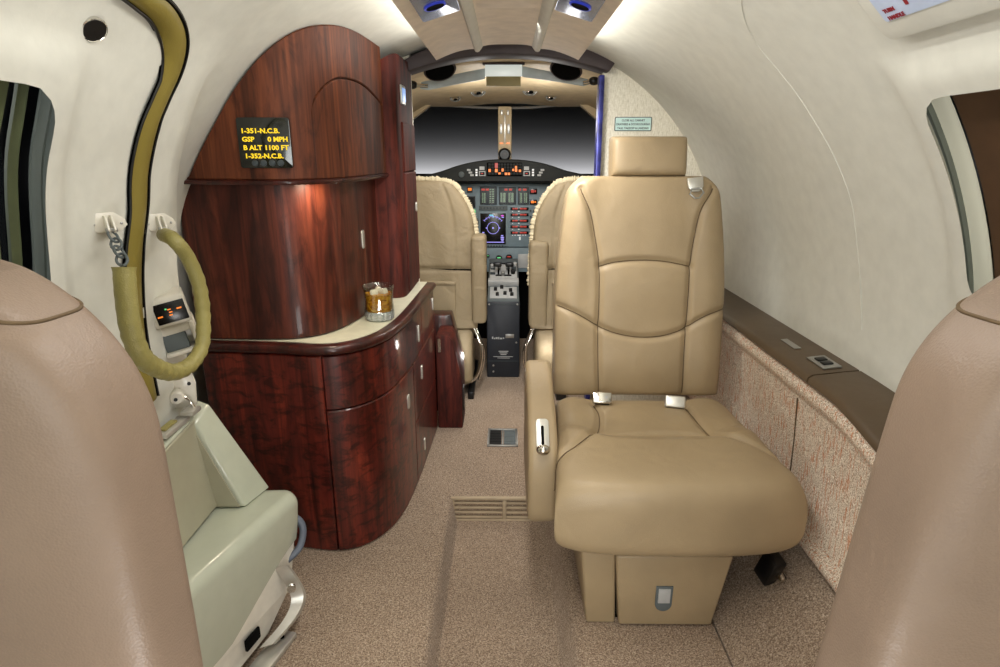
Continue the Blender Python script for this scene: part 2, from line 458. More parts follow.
# outer skin keeps light out between liner and windows
def window(name, side, y0, y1, strips, glassoff=-.06):
    """pane plus pleated shade strips standing in the reveal"""
    mb = MB(); g = [[wallpt(side, t, y, glassoff-.05) for y in np.linspace(y0-.06, y1+.06, 8)] for t in np.linspace(6, 43, 14)]
    mb.grid(g); pane = mb.build(name, M['glass'], kind='structure', smooth=180)
    for (nm, ya, yb, bow, off, mat) in strips:
        mb = MB(); P = []
        for t in np.linspace(7, 42, 24):
            q = (t-7)/35; row = []
            for k in range(6):
                y = lerp(ya, yb, k/5)+bow*(4*q*(1-q))
                row.append(wallpt(side, t, y, off-.012*math.sin(PI*k/5)))
            P.append(row)
        mb.grid(P); mb.build(nm, mat, pane, smooth=180)
    return pane
def yat(px, py, side, off): return onwall(px, py, side, off).y
def strips(side, off, spec):
    return [(n, yat(a, 190, side, o), yat(b, 190, side, o), bow, o, m) for (n, a, b, bow, o, m) in spec]
w2 = window('window_2', 1, .62, WY_R+.02, strips(1, 0, [('inner_reveal', 959, 954, .008, -.018, M['shadegrey']), ('shade_strip', 986, 961, .012, -.028, M['shade']), ('shade_panel', 1120, 987, .010, -.036, M['shadebrown'])]))
w1 = window('window_1', -1, .48, WY_L+.02, strips(-1, 0, [('inner_reveal', 39, 51, .008, -.018, M['shadegrey']), ('shade_strip', 26, 38, .010, -.024, M['shadegrey']), ('shade_panel', 2, 13, .010, -.030, M['shadegreen']), ('shade_panel', -60, -4, 0, -.034, M['shadegreen'])]))

# ------------------------------------------------------------------ floor with the dropped aisle
def sweep_y(mb, prof, y0, y1, n=2):
    mb.grid([[Vector((p[0], y, p[1])) for y in np.linspace(y0, y1, n)] for p in prof])
WY = 1.875
mb = MB()
profile = [(-1.0, 0), (-.21, 0), (-.198, -.003), (-.188, -.014), (-.18, -.085), (-.172, -.095), (.135, -.095), (.145, -.085), (.17, -.014), (.18, -.003), (.195, 0), (.535, 0)]
sweep_y(mb, profile, -1.3, WY)
mb.v += [Vector((-.25, WY, 0)), Vector((.25, WY, 0)), Vector((.25, WY, -.14)), Vector((-.25, WY, -.14))]; n = len(mb.v); mb.f.append((n-4, n-3, n-2, n-1))
mb.grid([[Vector((x, y, 0)) for y in (WY, 2.45, 4.2)] for x in (-1.0, .535, .86)])
floor = mb.build('floor', M['carpet'], kind='structure', smooth=50)
# carpeted duct that slopes up to the right sidewall
mb = MB(); mb.prism([(.54, 0), (.552, .006), (.80, .215), (.86, .215), (.86, -.02), (.54, -.02)], 1.3, -2.45, M=fr((0, 0, 0), (1, 0, 0), (0, 0, 1)), r=.004)
mb.build('trim_1', M['carpet'], kind='structure')
# tweed lower wall, welted along top and bottom
def dado(z0, z1, x0, x1, y0, y1, roll):
    mb = MB(); P = []
    for k in range(13):
        q = k/12; z = lerp(z0, z1, q); b = roll*(math.sin(PI*q)**.5)
        P.append([Vector((lerp(x0, x1, q)-b, y, z+ (dip(y) if z > .5 else 0))) for y in np.linspace(y0, y1, 40)])
    mb.grid(P); return mb
def dip(y): return -.035*sstep(1.22, 1.0, y) if y < 1.22 else 0
def dipf(y): return -.04*(1-sstep(.98, 1.25, y))
dip = dipf
mb = MB(); P = []
prof = []
for k in range(9): a = PI*k/8; prof.append((.752-.014*math.sin(a)-.002*k/8, .205+.05*k/8))
prof += [(.758, .262), (.752, .45), (.745, .565)]
for k in range(9): a = PI*k/8; prof.append((.742-.016*math.sin(a)-.004*k/8, .575+.06*k/8))
for (x, z) in prof: P.append([Vector((x, y, z+(dip(y) if z > .5 else 0))) for y in np.linspace(-1.3, 2.45, 90)])
mb.grid(P); mb.build('wall_right_lower', M['tweed'], kind='structure', smooth=60)
mb = MB(); mb.tube([(.757, 1.43, .262), (.7515, 1.43, .45), (.744, 1.43, .565)], .0022, 6); mb.build('trim_2', M['seam'], kind='structure')

# ------------------------------------------------------------------ bulkhead, arch, ceiling
BY = 2.45
mb = MB(); poly = [(.362, 0), (.90, 0), (.90, .5)]
poly = [(.362, .0), (.845, .0)]+[(.842*math.cos(math.radians(t)), CZ+.842*math.sin(math.radians(t))) for t in np.linspace(-8, 64.6, 30)]
mb.prism(poly, -BY, -BY-.03, M=XZ()); mb.build('wall_front', M['weave'], kind='structure')
mb = MB(); poly = [(-.362, .0), (-.95, .0)]+[(-.87*math.cos(math.radians(t)), CZ+.87*math.sin(math.radians(t))) for t in np.linspace(-8, 65, 30)]
mb.prism(poly[::-1], -BY, -BY-.03, M=XZ()); mb.build('wall_front_left', M['weave'], kind='structure')
# dark arch over the doorway
mb = MB(); out = [(.845*math.cos(math.radians(t)), CZ+.845*math.sin(math.radians(t))) for t in np.linspace(62, 118, 30)]
inn = [(x, 1.513-.058*(abs(x)/.37)**2) for x in np.linspace(-.375, .375, 24)]
mb.prism(out+inn, -BY+.06, -BY-.06, M=XZ(), r=.006); mb.build('trim_3', M['archdark'], kind='structure')
# polished door edge with its blue-purple reflection painted in
mb = MB(); mb.box((.352, 2.43, .735), (.020, .05, 1.42), .004); mb.build('trim_4', M['reflecttrim'], kind='structure')
# aft end of the cabin, behind the camera
mb = MB(); poly = [(math.cos(math.radians(t))*.9, CZ+.9*math.sin(math.radians(t))) for t in np.linspace(-60, 240, 50)]
mb.prism(poly, 1.3, 1.32, M=XZ()); mb.build('wall_back', M['wall'], kind='structure')
# soft seam in the right-hand liner
pts = [onwall(x, y, 1, .0) for x, y in [(741, -10), (742, 8), (748, 28), (760, 48), (778, 70), (797, 94), (815, 122), (832, 152), (845, 182), (852, 205), (856, 235), (860, 275), (862, 330)]]
mb = MB(); mb.tube(catmull(pts, 6), .0016, 6); mb.build('trim_5', M['wall'], kind='structure')

# headliner panel with raised centre
y0p, y1p = -1.2, 2.17
hp = empty('headliner_panel', 'beige overhead panel running along the cabin ceiling, with two raised ribs', 'ceiling panel', (0, y1p, 1.46))
def slab(name, prof, mat, par, y0=y0p, y1=y1p, th=.012, lab=None):
    mb = MB(); loop = [(x, z) for x, z in prof]+[(x, z+th) for x, z in prof[::-1]]
    mb.prism(loop, -y1, -y0, M=XZ()); return mb.build(name, mat, par, lab, smooth=40)
for s in (-1, 1):
    prof = [(s*lerp(.236, .108, k/8), 1.462+.034*math.sin(k/8*PI/2)) for k in range(9)]
    slab('side_panel', prof, M['ceil'], hp)
    prof = [(s*.111, 1.497), (s*.106, 1.488), (s*.099, 1.486), (s*.092, 1.489), (s*.084, 1.499), (s*.080, 1.506)]
    slab('ridge', prof, M['wall'], hp, lab='pale rounded rib')
prof = [(x, 1.510-.006*(abs(x)/.082)**4) for x in np.linspace(-.082, .082, 11)]
slab('centre_panel', prof, M['ceil'], hp)
hm = fr((0, 1.50, 1.5185), (1, 0, 0), (0, 1, 0))
mb = MB(); mb.prism(rrect(.152, .25, .02), -.002, .004, r=.002, M=fr((0, 1.515, 1.509), (1, 0, 0), (0, -1, 0)))
mb.build('access_hatch', M['ceil'], hp, 'flush rounded hatch cover')
for s in (-1, 1):
    c = Vector((s*.158, 1.44, 1.482)); F = fr(c, (1, 0, -s*.30), (0, -1, 0))
    mb = MB(); mb.prism(rrect(.094, .30, .008), -.004, .005, r=.002, M=F)
    pl = mb.build('vent_plate', M['gasplate'], hp, 'shiny blue-grey vent plate')
    mb = MB(); mb.lathe([(.022, 0), (.0245, .002), (.0255, .004), (.0235, .006), (.0205, .005)], 28, F @ Matrix.Translation((s*.004, -.03, .004)))
    mb.build('vent_ring', M['blueglow'], pl)
    mb = MB(); mb.lathe([(.0, .005), (.0205, .006), (.021, .002)], 28, F @ Matrix.Translation((s*.004, -.03, .004)))
    mb.build('vent_nozzle', M['dark'], pl)

# ------------------------------------------------------------------ floor furniture
mb = MB()
gx0, gx1 = -.19, .16
g = empty('louver_grille', 'wide beige louvered air grille in the riser of the sunken aisle', 'air grille', (0, WY, -.09))
mb.box((-.015, WY-.004, -.006), (.36, .014, .012), .003); mb.box((-.015, WY-.004, -.092), (.36, .014, .008), .002)
for x in (gx0, -.005, gx1): mb.box((x, WY-.004, -.05), (.014, .012, .084), .002)
mb.build('grille_frame', M['grille'], g)
for (a, b) in ((gx0, -.005), (-.005, gx1)):
    mb = MB()
    for k in range(4):
        z = -.024-.019*k; mb.box(((a+b)/2, WY-.003, z), (b-a-.014, .012, .009), .002)
    mb.build('louvers', M['grille'], g)
mb = MB(); mb.box((-.015, WY+.002, -.05), (.34, .003, .085)); mb.build('backing', M['dark'], g)
a = U(487, 447, z=0); b = U(518, 447, z=0); c = U(518, 430, z=0)
cx, cy, w, h = (a.x+b.x)/2, (a.y+c.y)/2, b.x-a.x, c.y-a.y
g = empty('floor_register', 'small silver-framed floor vent set in the forward carpet', 'floor vent', (cx, cy, 0))
mb = MB()
for s in (-1, 1):
    mb.box((cx+s*(w/2-.005), cy, .004), (.010, h, .008), .002); mb.box((cx, cy+s*(h/2-.005), .004), (w, .010, .008), .002)
mb.box((cx, cy, .004), (.006, h, .007), .001); mb.build('vent_frame', M['silver'], g)
for s, mt in ((-1, M['black']), (1, M['pad'])):
    mb = MB(); mb.box((cx+s*w/4, cy, .002), (w/2-.012, h-.02, .003))
    for k in range(6): mb.box((cx+s*w/4, cy-h/2+.018+(h-.036)*k/5, .004), (w/2-.012, .004, .003))
    mb.build('vent_slats', mt, g, 'darker half' if s < 0 else None)

# ------------------------------------------------------------------ armrest ledge on the right sidewall
lg = empty('armrest_ledge', 'long brown padded armrest ledge along the right sidewall above the tweed panel', 'ledge', (.78, 1.3, .63))
def ledge(ya, yb, name, lab=None, zoff=0):
    mb = MB(); P = []
    pr = [(.735, .632), (.722, .634), (.716, .641), (.718, .652), (.728, .659), (.80, .668), (.845, .672)]
    for (x, z) in pr: P.append([Vector((x, y, z+zoff+dip(y)*(1 if x < .78 else .75))) for y in np.linspace(ya, yb, 40)])
    mb.grid(P); mb.add([P[k][0] for k in range(7)], [tuple(range(7))]); mb.add([P[k][-1] for k in range(7)], [tuple(range(7))[::-1]])
    return mb.build(name, M['ledge'], lg, lab, smooth=50)
LY = 1.345
ledge(LY+.003, 2.45, 'ledge_cap'); ledge(-1.2, LY-.003, 'table_lid', 'darker hinged table lid')
p = U(822, 361, z=.672); F = fr((.785, p.y, .668), (0, -1, 0), (1, 0, .12))
mb = MB(); mb.box((0, 0, .001), (.085, .045, .004), .001, F); sp = mb.build('switch_plate', M['silver'], lg)
mb = MB()
for s in (-1, 1): mb.box((s*.014, 0, .004), (.022, .024, .006), .002, F)
mb.build('rocker_switch', M['black'], sp)
p = U(793, 342, z=.672); F = fr((.775, p.y, .6665), (0, -1, 0), (1, 0, .12))
mb = MB(); mb.box((0, 0, .0005), (.085, .018, .001), 0, F); mb.build('label_plate', M['silver'], lg)

# ------------------------------------------------------------------ emergency-exit handle plate, upper right
c0 = onwall(897, 27, 1); c1 = onwall(985, 2, 1); c2 = onwall(864, -4, 1)
dy = (c1-c0); F = fr(c0+wallnorm(1, c0)*.004, (0, -1, 0), wallnorm(1, c0).cross(Vector((0, -1, 0))))
Wd, Hd = .30, .16
up = Vector((F[0][1], F[1][1], F[2][1]))
n = wallnorm(1, c0)
# tangent going up the wall
tup = Vector((-n.z, 0, n.x)); tup = tup if tup.z > 0 else -tup
F = fr(c0+n*.004, (0, -1, 0), tup); 
ex = empty('exit_handle_plate', 'framed blue-white emergency handle plate with dark red lettering, above the right window', 'exit sign', c0)
mb = MB(); mb.prism(rrect(Wd, Hd, .022, 6, Wd/2-.012, Hd/2-.012), -.006, .012, r=.004, M=F)
fm = mb.build('frame', M['wall'], ex, 'rounded cream frame')
mb = MB(); mb.prism(rrect(Wd-.05, Hd-.05, .004, 2, Wd/2-.006, Hd/2-.003), .0, .0135, M=F); mb.build('plate', M['blueplate'], ex)
mb = MB(); mb.text('TURN', .0090, F @ Matrix.Translation((.030, .036, .0142)), bold=.0003); mb.text('HANDLE', .0090, F @ Matrix.Translation((.030, .0235, .0142)), bold=.0003)
mb.build('lettering', M['redpaint'], ex)
arc = [(.082+.07-.07*math.cos(a), .036+.07*math.sin(a)) for a in np.linspace(.02, 1.4, 14)]
mb = MB(); mb.prism([(x-.0025, y) for x, y in arc]+[(x+.0035, y) for x, y in arc[::-1]], .0136, .0146, M=F); mb.build('arrow', M['redpaint'], ex)

# round reading light, upper left
p = onwall(92, 28, -1); n = wallnorm(-1, p); n = (n+Vector((0, -.35, 0))).normalized(); F = frn(p+n*.006, n)
rl = empty('air_nozzle', 'round black air nozzle with a thin chrome ring on the upper left liner', 'air nozzle', p)
mb = MB(); mb.lathe([(.018, -.012), (.0205, -.003), (.0195, .0), (.0180, .001), (.0165, -.001)], 36, F); mb.build('ring', M['chrome'], rl)
mb = MB(); mb.lathe([(0, .0005), (.012, .0015), (.0166, .0005), (.0168, -.006)], 36, F); mb.build('nozzle', M['black'], rl)

# placard on the bulkhead
a = U(615, 117, y=BY-.002); b = U(651, 131, y=BY-.002); cx, cz, w, h = (a.x+b.x)/2, (a.z+b.z)/2, b.x-a.x, a.z-b.z
pc = empty('placard', 'pale aqua notice placard with dark lettering on the woven bulkhead', 'placard', (cx, BY, cz-h/2))
F = fr((cx, BY-.001, cz), (1, 0, 0), (0, 0, 1))
mb = MB(); mb.prism(rrect(w, h, .004), 0, .003, M=F); mb.build('plate', M['ink'], pc)
mb = MB(); mb.prism(rrect(w-.005, h-.005, .003), .0, .0035, M=F); mb.build('face', M['placard'], pc)
mb = MB()
for k, t in enumerate(('CLOSE ALL CABINET', 'DRAWERS & DOORS DURING', 'TAXI, TAKEOFF & LANDING')):
    mb.text(t, .0105, F @ Matrix.Translation((0, h*.19-h*.28*k, .0038)), 'CENTER', .0002, .92, .0002)
mb.build('lettering', M['ink'], pc)
# ------------------------------------------------------------------ mahogany refreshment centre
LOWP = catmull([(-.86, 1.592, 0), (-.66, 1.578, 0), (-.51, 1.558, 0), (-.425, 1.595, 0), (-.368, 1.68, 0), (-.338, 1.80, 0), (-.322, 1.97, 0), (-.312, 2.2, 0), (-.303, 2.42, 0)], 14)
MIDP = catmull([(-.87, 1.61, 0), (-.68, 1.603, 0), (-.57, 1.622, 0), (-.505, 1.69, 0), (-.470, 1.80, 0), (-.452, 1.93, 0), (-.448, 2.118, 0)], 14)
HOODP = catmull([(-.835, 1.580, 0), (-.67, 1.540, 0), (-.565, 1.535, 0), (-.493, 1.580, 0), (-.447, 1.685, 0), (-.422, 1.85, 0), (-.412, 2.118, 0)], 14)
def arcl(P):
    L = [0]
    for a, b in zip(P, P[1:]): L.append(L[-1]+(b-a).length)
    return L
def at_s(P, s):
    L = arcl(P); s = min(max(s, 0), L[-1]); i = 0
    while i < len(L)-2 and L[i+1] < s: i += 1
    u = (s-L[i])/(L[i+1]-L[i]); p = P[i].lerp(P[i+1], u); t = (P[min(i+2, len(P)-1)]-P[max(i-1, 0)]).normalized()
    return p, t, Vector((t.y, -t.x, 0))
def s_where(P, x=None, y=None):
    L = arcl(P)
    if x is not None: k = min(range(len(P)), key=lambda i: abs(P[i].x-x))
    else: k = min((i for i in range(len(P)) if P[i].x > -.5), key=lambda i: abs(P[i].y-y))
    return L[k]
def front(P, s0, s1, z0, z1, off=0, th=.02, r=.003, n=40, nz=6, extra=()):
    """curved board following the plan curve; z0, z1 numbers or functions of the plan point"""
    f0 = z0 if callable(z0) else (lambda p, s: z0); f1 = z1 if callable(z1) else (lambda p, s: z1)
    mb = MB(); rows = []
    ss = [s0, s0+r]+list(np.linspace(s0, s1, n))[1:-1]+[s1-r, s1]
    ss = sorted(ss+list(extra))
    for i, s in enumerate(ss):
        p, t, nn = at_s(P, s); a, b = f0(p, s), f1(p, s); e = off-(r if i in (0, len(ss)-1) else 0)
        col = [p+nn*(off-th)+Vector((0, 0, a)), p+nn*(e-r)+Vector((0, 0, a)), p+nn*e+Vector((0, 0, a+r))]
        col += [p+nn*e+Vector((0, 0, lerp(a+r, b-r, k/nz))) for k in range(1, nz)]
        col += [p+nn*e+Vector((0, 0, b-r)), p+nn*(e-r)+Vector((0, 0, b)), p+nn*(off-th)+Vector((0, 0, b))]
        rows.append(col)
    mb.grid(rows); m = len(rows[0]); mb.add(rows[0], [tuple(range(m))]); mb.add(rows[-1], [tuple(range(m))[::-1]])
    # back
    mb.grid([[r_[0], r_[-1]] for r_ in rows])
    return mb
def block(P, back, z0, z1, off=0, ztop=None):
    """solid body: plan curve closed by the back points"""
    mb = MB(); pts = [at_s(P, s)[0]+at_s(P, s)[2]*off for s in np.linspace(0, arcl(P)[-1], 50)]+[Vector((x, y, 0)) for x, y in back]
    lo = [p+Vector((0, 0, z0)) for p in pts]; hi = [p+Vector((0, 0, (ztop(p) if ztop else z1))) for p in pts]; n = len(pts)
    mb.add(lo+hi, [(i, (i+1) % n, n+(i+1) % n, n+i) for i in range(n)]+[tuple(range(n))[::-1], tuple(range(n, 2*n))]); return mb
def latch(P, s, z, off, w, h, par, mat=None):
    p, t, n = at_s(P, s); F = fr(p+n*off+Vector((0, 0, z)), t, (0, 0, 1))
    mb = MB(); mb.prism(rrect(w, h, min(w, h)*.35), -.001, .004, r=.0015, M=F); return mb.build('latch', mat or M['clip'], par)

lc = empty('lower_cabinet', 'curved red mahogany galley base cabinet with drawers, under the cream counter', 'cabinet', (-.5, 1.9, 0))
block(LOWP, [(-.86, 2.42)], .0, .626, -.012).build('carcass', M['woodedge'], lc, smooth=30)
S51 = s_where(LOWP, x=-.51); S212 = s_where(LOWP, y=2.14); S195 = s_where(LOWP, y=1.95); SE = arcl(LOWP)[-1]
front(LOWP, 0, S51-.0015, .004, .628, 0).build('end_panel', M['woodlow'], lc, smooth=40)
d = front(LOWP, S51+.0015, S212, .468, .628, 0).build('drawer', M['woodlow'], lc, smooth=40); latch(LOWP, s_where(LOWP, y=2.06), .545, .0, .018, .062, d)
d = front(LOWP, S212+.003, SE, .468, .628, 0).build('drawer', M['woodlow'], lc, smooth=40); latch(LOWP, SE-.03, .575, .0, .02, .05, d)
d = front(LOWP, S51+.0015, S195, .004, .464, 0).build('door', M['woodlow'], lc, smooth=40); latch(LOWP, s_where(LOWP, y=1.87), .365, .0, .026, .05, d)
d = front(LOWP, S195+.003, SE, .242, .464, 0).build('drawer', M['woodlow'], lc, smooth=40); latch(LOWP, s_where(LOWP, y=2.10), .385, .0, .018, .055, d)
d = front(LOWP, S195+.003, SE, .004, .238, 0).build('drawer', M['woodlow'], lc, smooth=40); latch(LOWP, s_where(LOWP, y=2.10), .09, .0, .018, .05, d)

wt = empty('worktop', 'curved cream countertop with a dark mahogany bullnose edge, between the cabinets', 'countertop', (-.5, 1.9, .632))
mb = block(LOWP, [(-.86, 2.42)], .632, .655, -.004); mb.build('core', M['woodedge'], wt, smooth=30)
mb = MB(); rows = []
for s in np.linspace(0, SE, 90):
    p, t, n = at_s(LOWP, s); rows.append([p+n*(.006+.010*math.cos(a)-.004)+Vector((0, 0, .6455+.013*math.sin(a))) for a in np.linspace(-PI/2, PI/2, 9)]+[p-n*.024+Vector((0, 0, .6585))])
mb.grid(rows); mb.add(rows[-1], [tuple(range(len(rows[-1])))]); mb.build('edge_band', M['woodedge'], wt, smooth=60)
mb = block(LOWP, [(-.86, 2.42)], .655, .6605, -.024); mb.build('inlay', M['counter'], wt, 'speckled cream surface', smooth=30)

uc = empty('upper_cabinet', 'tall arched mahogany cabinet with tambour front and overhanging hood, standing on the counter', 'cabinet', (-.6, 1.9, .661))
WZT = [(rho(-1, t, 1.55)*math.cos(math.radians(t)), CZ+rho(-1, t, 1.55)*math.sin(math.radians(t))) for t in np.linspace(90, 5, 120)]
def ztop(p):
    x = abs(p.x)
    for (a, za), (b, zb) in zip(WZT, WZT[1:]):
        if a <= x <= b: return lerp(za, zb, (x-a)/(b-a))-.006
    return 1.0
block(MIDP, [(-.87, 2.118)], .661, 1.10, -.014).build('carcass', M['woodedge'], uc, smooth=30)
ME = arcl(MIDP)[-1]; SM = s_where(MIDP, y=1.93)
d = front(MIDP, 0, SM, .663, 1.088, 0).build('tambour_door', M['woodmid'], uc, smooth=40); latch(MIDP, SM-.035, .905, .0, .022, .058, d)
front(MIDP, SM+.003, ME, .663, 1.088, -.006).build('side_panel', M['woodmid'], uc, smooth=40)
HE = arcl(HOODP)[-1]; SH = s_where(HOODP, x=-.490); SH2 = HE-.02
zt = lambda p, s: max(1.106, ztop(p))
def zdoor(p, s):
    q = (s-SH)/(SH2-SH); return 1.255+.085*math.sqrt(max(0, 1-(1-min(1, q/.28))**2))+.035*math.sin(PI*min(1, q*1.0))*.8-.02*q
d = front(HOODP, SH+.0015, SH2, 1.100, lambda p, s: min(zdoor(p, s), ztop(p)-.02)-.0015, 0, n=60).build('hood_door', M['woodhood'], uc, smooth=40)
front(HOODP, 0, HE, lambda p, s: (min(zdoor(p, s), ztop(p)-.02)+.0015 if SH <= s <= SH2+.0015 else 1.100), zt, 0, n=90, extra=(SH-.0001, SH+.0001, SH2+.0012, SH2+.0018)).build('hood_panel', M['woodhood'], uc, smooth=40)
block(HOODP, [(-.82, 2.118)], 1.102, 1.3, -.012, lambda p: max(1.12, ztop(p)-.012)).build('hood_core', M['woodedge'], uc, smooth=30)
mb = MB(); rows = []
for s in np.linspace(0, HE, 70):
    p, t, n = at_s(HOODP, s); rows.append([p+n*e+Vector((0, 0, z)) for e, z in ((-.10, 1.088), (.004, 1.088), (.007, 1.092), (.007, 1.097), (.002, 1.1005), (-.10, 1.1005))])
mb.grid(rows); mb.build('light_rail', M['woodedge'], uc, 'dark rail under the hood', smooth=40)
# cabin information display on the hood
SD = s_where(HOODP, x=-.592); p, t, n = at_s(HOODP, SD)
c = Vector((p.x, p.y, 1.188))+n*.001; F = fr(c, t, (0, 0, 1)); W, H = .128, .118
def rr(w, h): return rrect(w, h, .006)
mb = MB(); mb.prism(rr(W, H), -.006, .004, r=.001, M=F); ds = mb.build('display', M['display'], uc, 'black readout panel with yellow lettering')
mb = MB()
for k, (l, r_) in enumerate((('1-351-N.C.B.', ''), ('GSP', '0 MPH'), ('B ALT', '1100 FT'), ('1-352-N.C.B.', ''))):
    y = .029-.0195*k
    mb.text(l, .0155, F @ Matrix.Translation((-.055+.0012*k, y-.006, .0048)), 'LEFT', .0003, 1.14, .0005)
    if r_: mb.text(r_, .0155, F @ Matrix.Translation((.058, y-.006, .0048)), 'RIGHT', .0003, 1.14, .0005)
mb.build('readout', M['amber'], ds)
for k in range(4):
    mb = MB(); mb.lathe([(.0078, 0), (.0075, .003), (.006, .0045), (0, .0045)], 20, F @ Matrix.Translation((-.028+.021*k, -.047, .004))); mb.build('push_button', M['panel_dk'], ds)

# tall narrow column beside the cockpit doorway
tc = empty('tall_cabinet', 'tall narrow mahogany cabinet column beside the cockpit doorway', 'cabinet', (-.45, 2.29, .661))
PY = catmull([(-.60, 2.125, 0), (-.44, 2.125, 0), (-.395, 2.128, 0), (-.374, 2.145, 0), (-.368, 2.18, 0), (-.366, 2.26, 0), (-.364, 2.446, 0)], 10)
block(PY, [(-.60, 2.446)], .661, 1.4, 0, lambda p: CZ+math.sqrt(.84**2-p.x**2)-.012).build('carcass', M['woodtall'], tc, smooth=40)
PE = arcl(PY)[-1]; s0 = s_where(PY, y=2.20)
d = front(PY, s0, PE-.004, .67, 1.098, .006, .01).build('door', M['woodtall'], tc, smooth=40); latch(PY, PE-.04, .965, .006, .022, .036, d)
d = front(PY, s0, PE-.004, 1.102, 1.27, .006, .01).build('door', M['woodtall'], tc, smooth=40)
p, t, n = at_s(PY, s_where(PY, y=2.24)); F = fr(p+n*.002+Vector((0, 0, 1.36)), t, (0, 0, 1))
mb = MB(); mb.box((0, 0, 0), (.075, .062, .008), .002, F); sw = mb.build('switch_plate', M['silver'], tc)
mb = MB(); mb.box((0, 0, .004), (.056, .044, .004), .001, F); mb.build('lit_switch', M['blueled'], sw)

# low pod forward of the base cabinet
pd = empty('pedal_cabinet', 'low mahogany side pod with a sloping top beside the cockpit aisle', 'cabinet', (-.26, 2.44, 0))
mb = MB(); mb.prism([(-.30, .0), (-.192, .0), (-.192, .23), (-.228, .405), (-.245, .425), (-.30, .425)], -2.425, -2.60, r=.006, M=XZ()); mb.build('body', M['woodtall'], pd)
mb = MB(); mb.box((-.189, 2.47, .13), (.006, .06, .10), .002); mb.build('side_vent', M['black'], pd)
mb = MB(); mb.prism(rrect(.012, .06, .004), 0, .004, M=fr((-.285, 2.4245, .385), (1, 0, 0), (0, 0, 1))); mb.build('latch', M['chrome'], pd)
p2 = empty('document_bin', 'dark mahogany bin behind the low pod, beside the pilot seat', 'cabinet', (-.3, 2.68, 0))
mb = MB(); mb.prism([(-.42, .0), (-.20, .0), (-.20, .26), (-.25, .47), (-.42, .47)], -2.61, -2.70, r=.006, M=XZ()); mb.build('body', M['woodedge'], p2)

# ------------------------------------------------------------------ tumbler of whiskey
b = U(380, 319, z=.6605); R0 = .047
tm = empty('tumbler', 'cut-glass tumbler of amber whiskey standing on the cream counter', 'glass', (b.x, b.y, .6608))
M['cut'] = glass('cut_glass', (244, 248, 246), 1.3, .09)
k = NT('whiskey'); k.set(Roughness=.02); vv = k.coord((1, 1, 1.6)); k.l(k.ramp(k.noise(vv, 70, 3, .6, 1.0), [(.3, lin((96, 44, 4))), (.48, lin((206, 128, 10))), (.68, lin((250, 192, 50)))]), k.b.inputs['Base Color']); k.b.inputs['Transmission Weight'].default_value = .15; k.b.inputs['IOR'].default_value = 1.33; k.b.inputs['Subsurface Weight'].default_value = 0; M['whiskey'] = k.m
k = NT('ice'); k.set(Roughness=.12); k.b.inputs['Transmission Weight'].default_value = .35; k.b.inputs['IOR'].default_value = 1.31; k.b.inputs['Base Color'].default_value = lin((246, 236, 214)); M['ice'] = k.m
mb = MB(); T0 = Matrix.Translation((b.x, b.y, .6608)); rows = []; N = 48
prof = [(.0, 0), (.040, 0), (.044, .004), (.0455, .018), (.0455, .034), (.0435, .062), (.0455, .088), (.049, .108), (.0478, .1095), (.0462, .108), (.0432, .088), (.0412, .062), (.0425, .036), (.036, .021), (0, .018)]
for k_, (r, z) in enumerate(prof):
    row = []
    for j in range(N):
        a = 2*PI*j/N; rr_ = r+(.0013*math.cos(a*16)*(1 if .003 < z < .04 and k_ < 6 else 0)); row.append(T0 @ Vector((rr_*math.cos(a), rr_*math.sin(a), z)))
    rows.append(row)
mb.grid([[rows[i][j % N] for i in range(len(prof))] for j in range(N)], closed_u=True)
mb.build('glass_body', M['cut'], tm, smooth=40, merge=True)
k = NT('cut_base_glass'); k.set(Roughness=.08); k.b.inputs['Transmission Weight'].default_value = .45; k.b.inputs['Base Color'].default_value = lin((228, 232, 230)); vb = k.n('ShaderNodeTexVoronoi'); vb.inputs['Scale'].default_value = 160; k.l(k.coord(), vb.inputs['Vector']); k.bump(vb.outputs['Distance'], .9, .006); M['cutbase'] = k.m
mb = MB(); mb.lathe([(0, .001), (.0405, .001), (.0448, .006), (.0452, .024), (.0438, .030), (.0400, .0200), (0, .0178)], 40, T0); mb.build('cut_base', M['cutbase'], tm, 'faceted clear base')
mb = MB(); mb.lathe([(0, .0185), (.0358, .0215), (.0422, .036), (.0410, .062), (.0426, .084), (0, .084)], 40, T0); mb.build('whiskey', M['whiskey'], tm, 'amber drink')
for (dx, dy, dz, rz, rx) in ((-.012, -.010, .083, .4, .5), (.014, .004, .086, 1.2, -.4), (-.002, .016, .089, 2.0, .7)):
    mb = MB(); mb.box((0, 0, 0), (.024, .024, .022), .005, Matrix.Translation((b.x+dx, b.y+dy, .6608+dz)) @ Matrix.Rotation(rz, 4, 'Z') @ Matrix.Rotation(rx, 4, 'X'), 3)
    tag(mb.build('ice_cube', M['ice']), 'clear ice cube floating in the whiskey tumbler on the counter', 'ice cube', 'ice cubes in the tumbler')

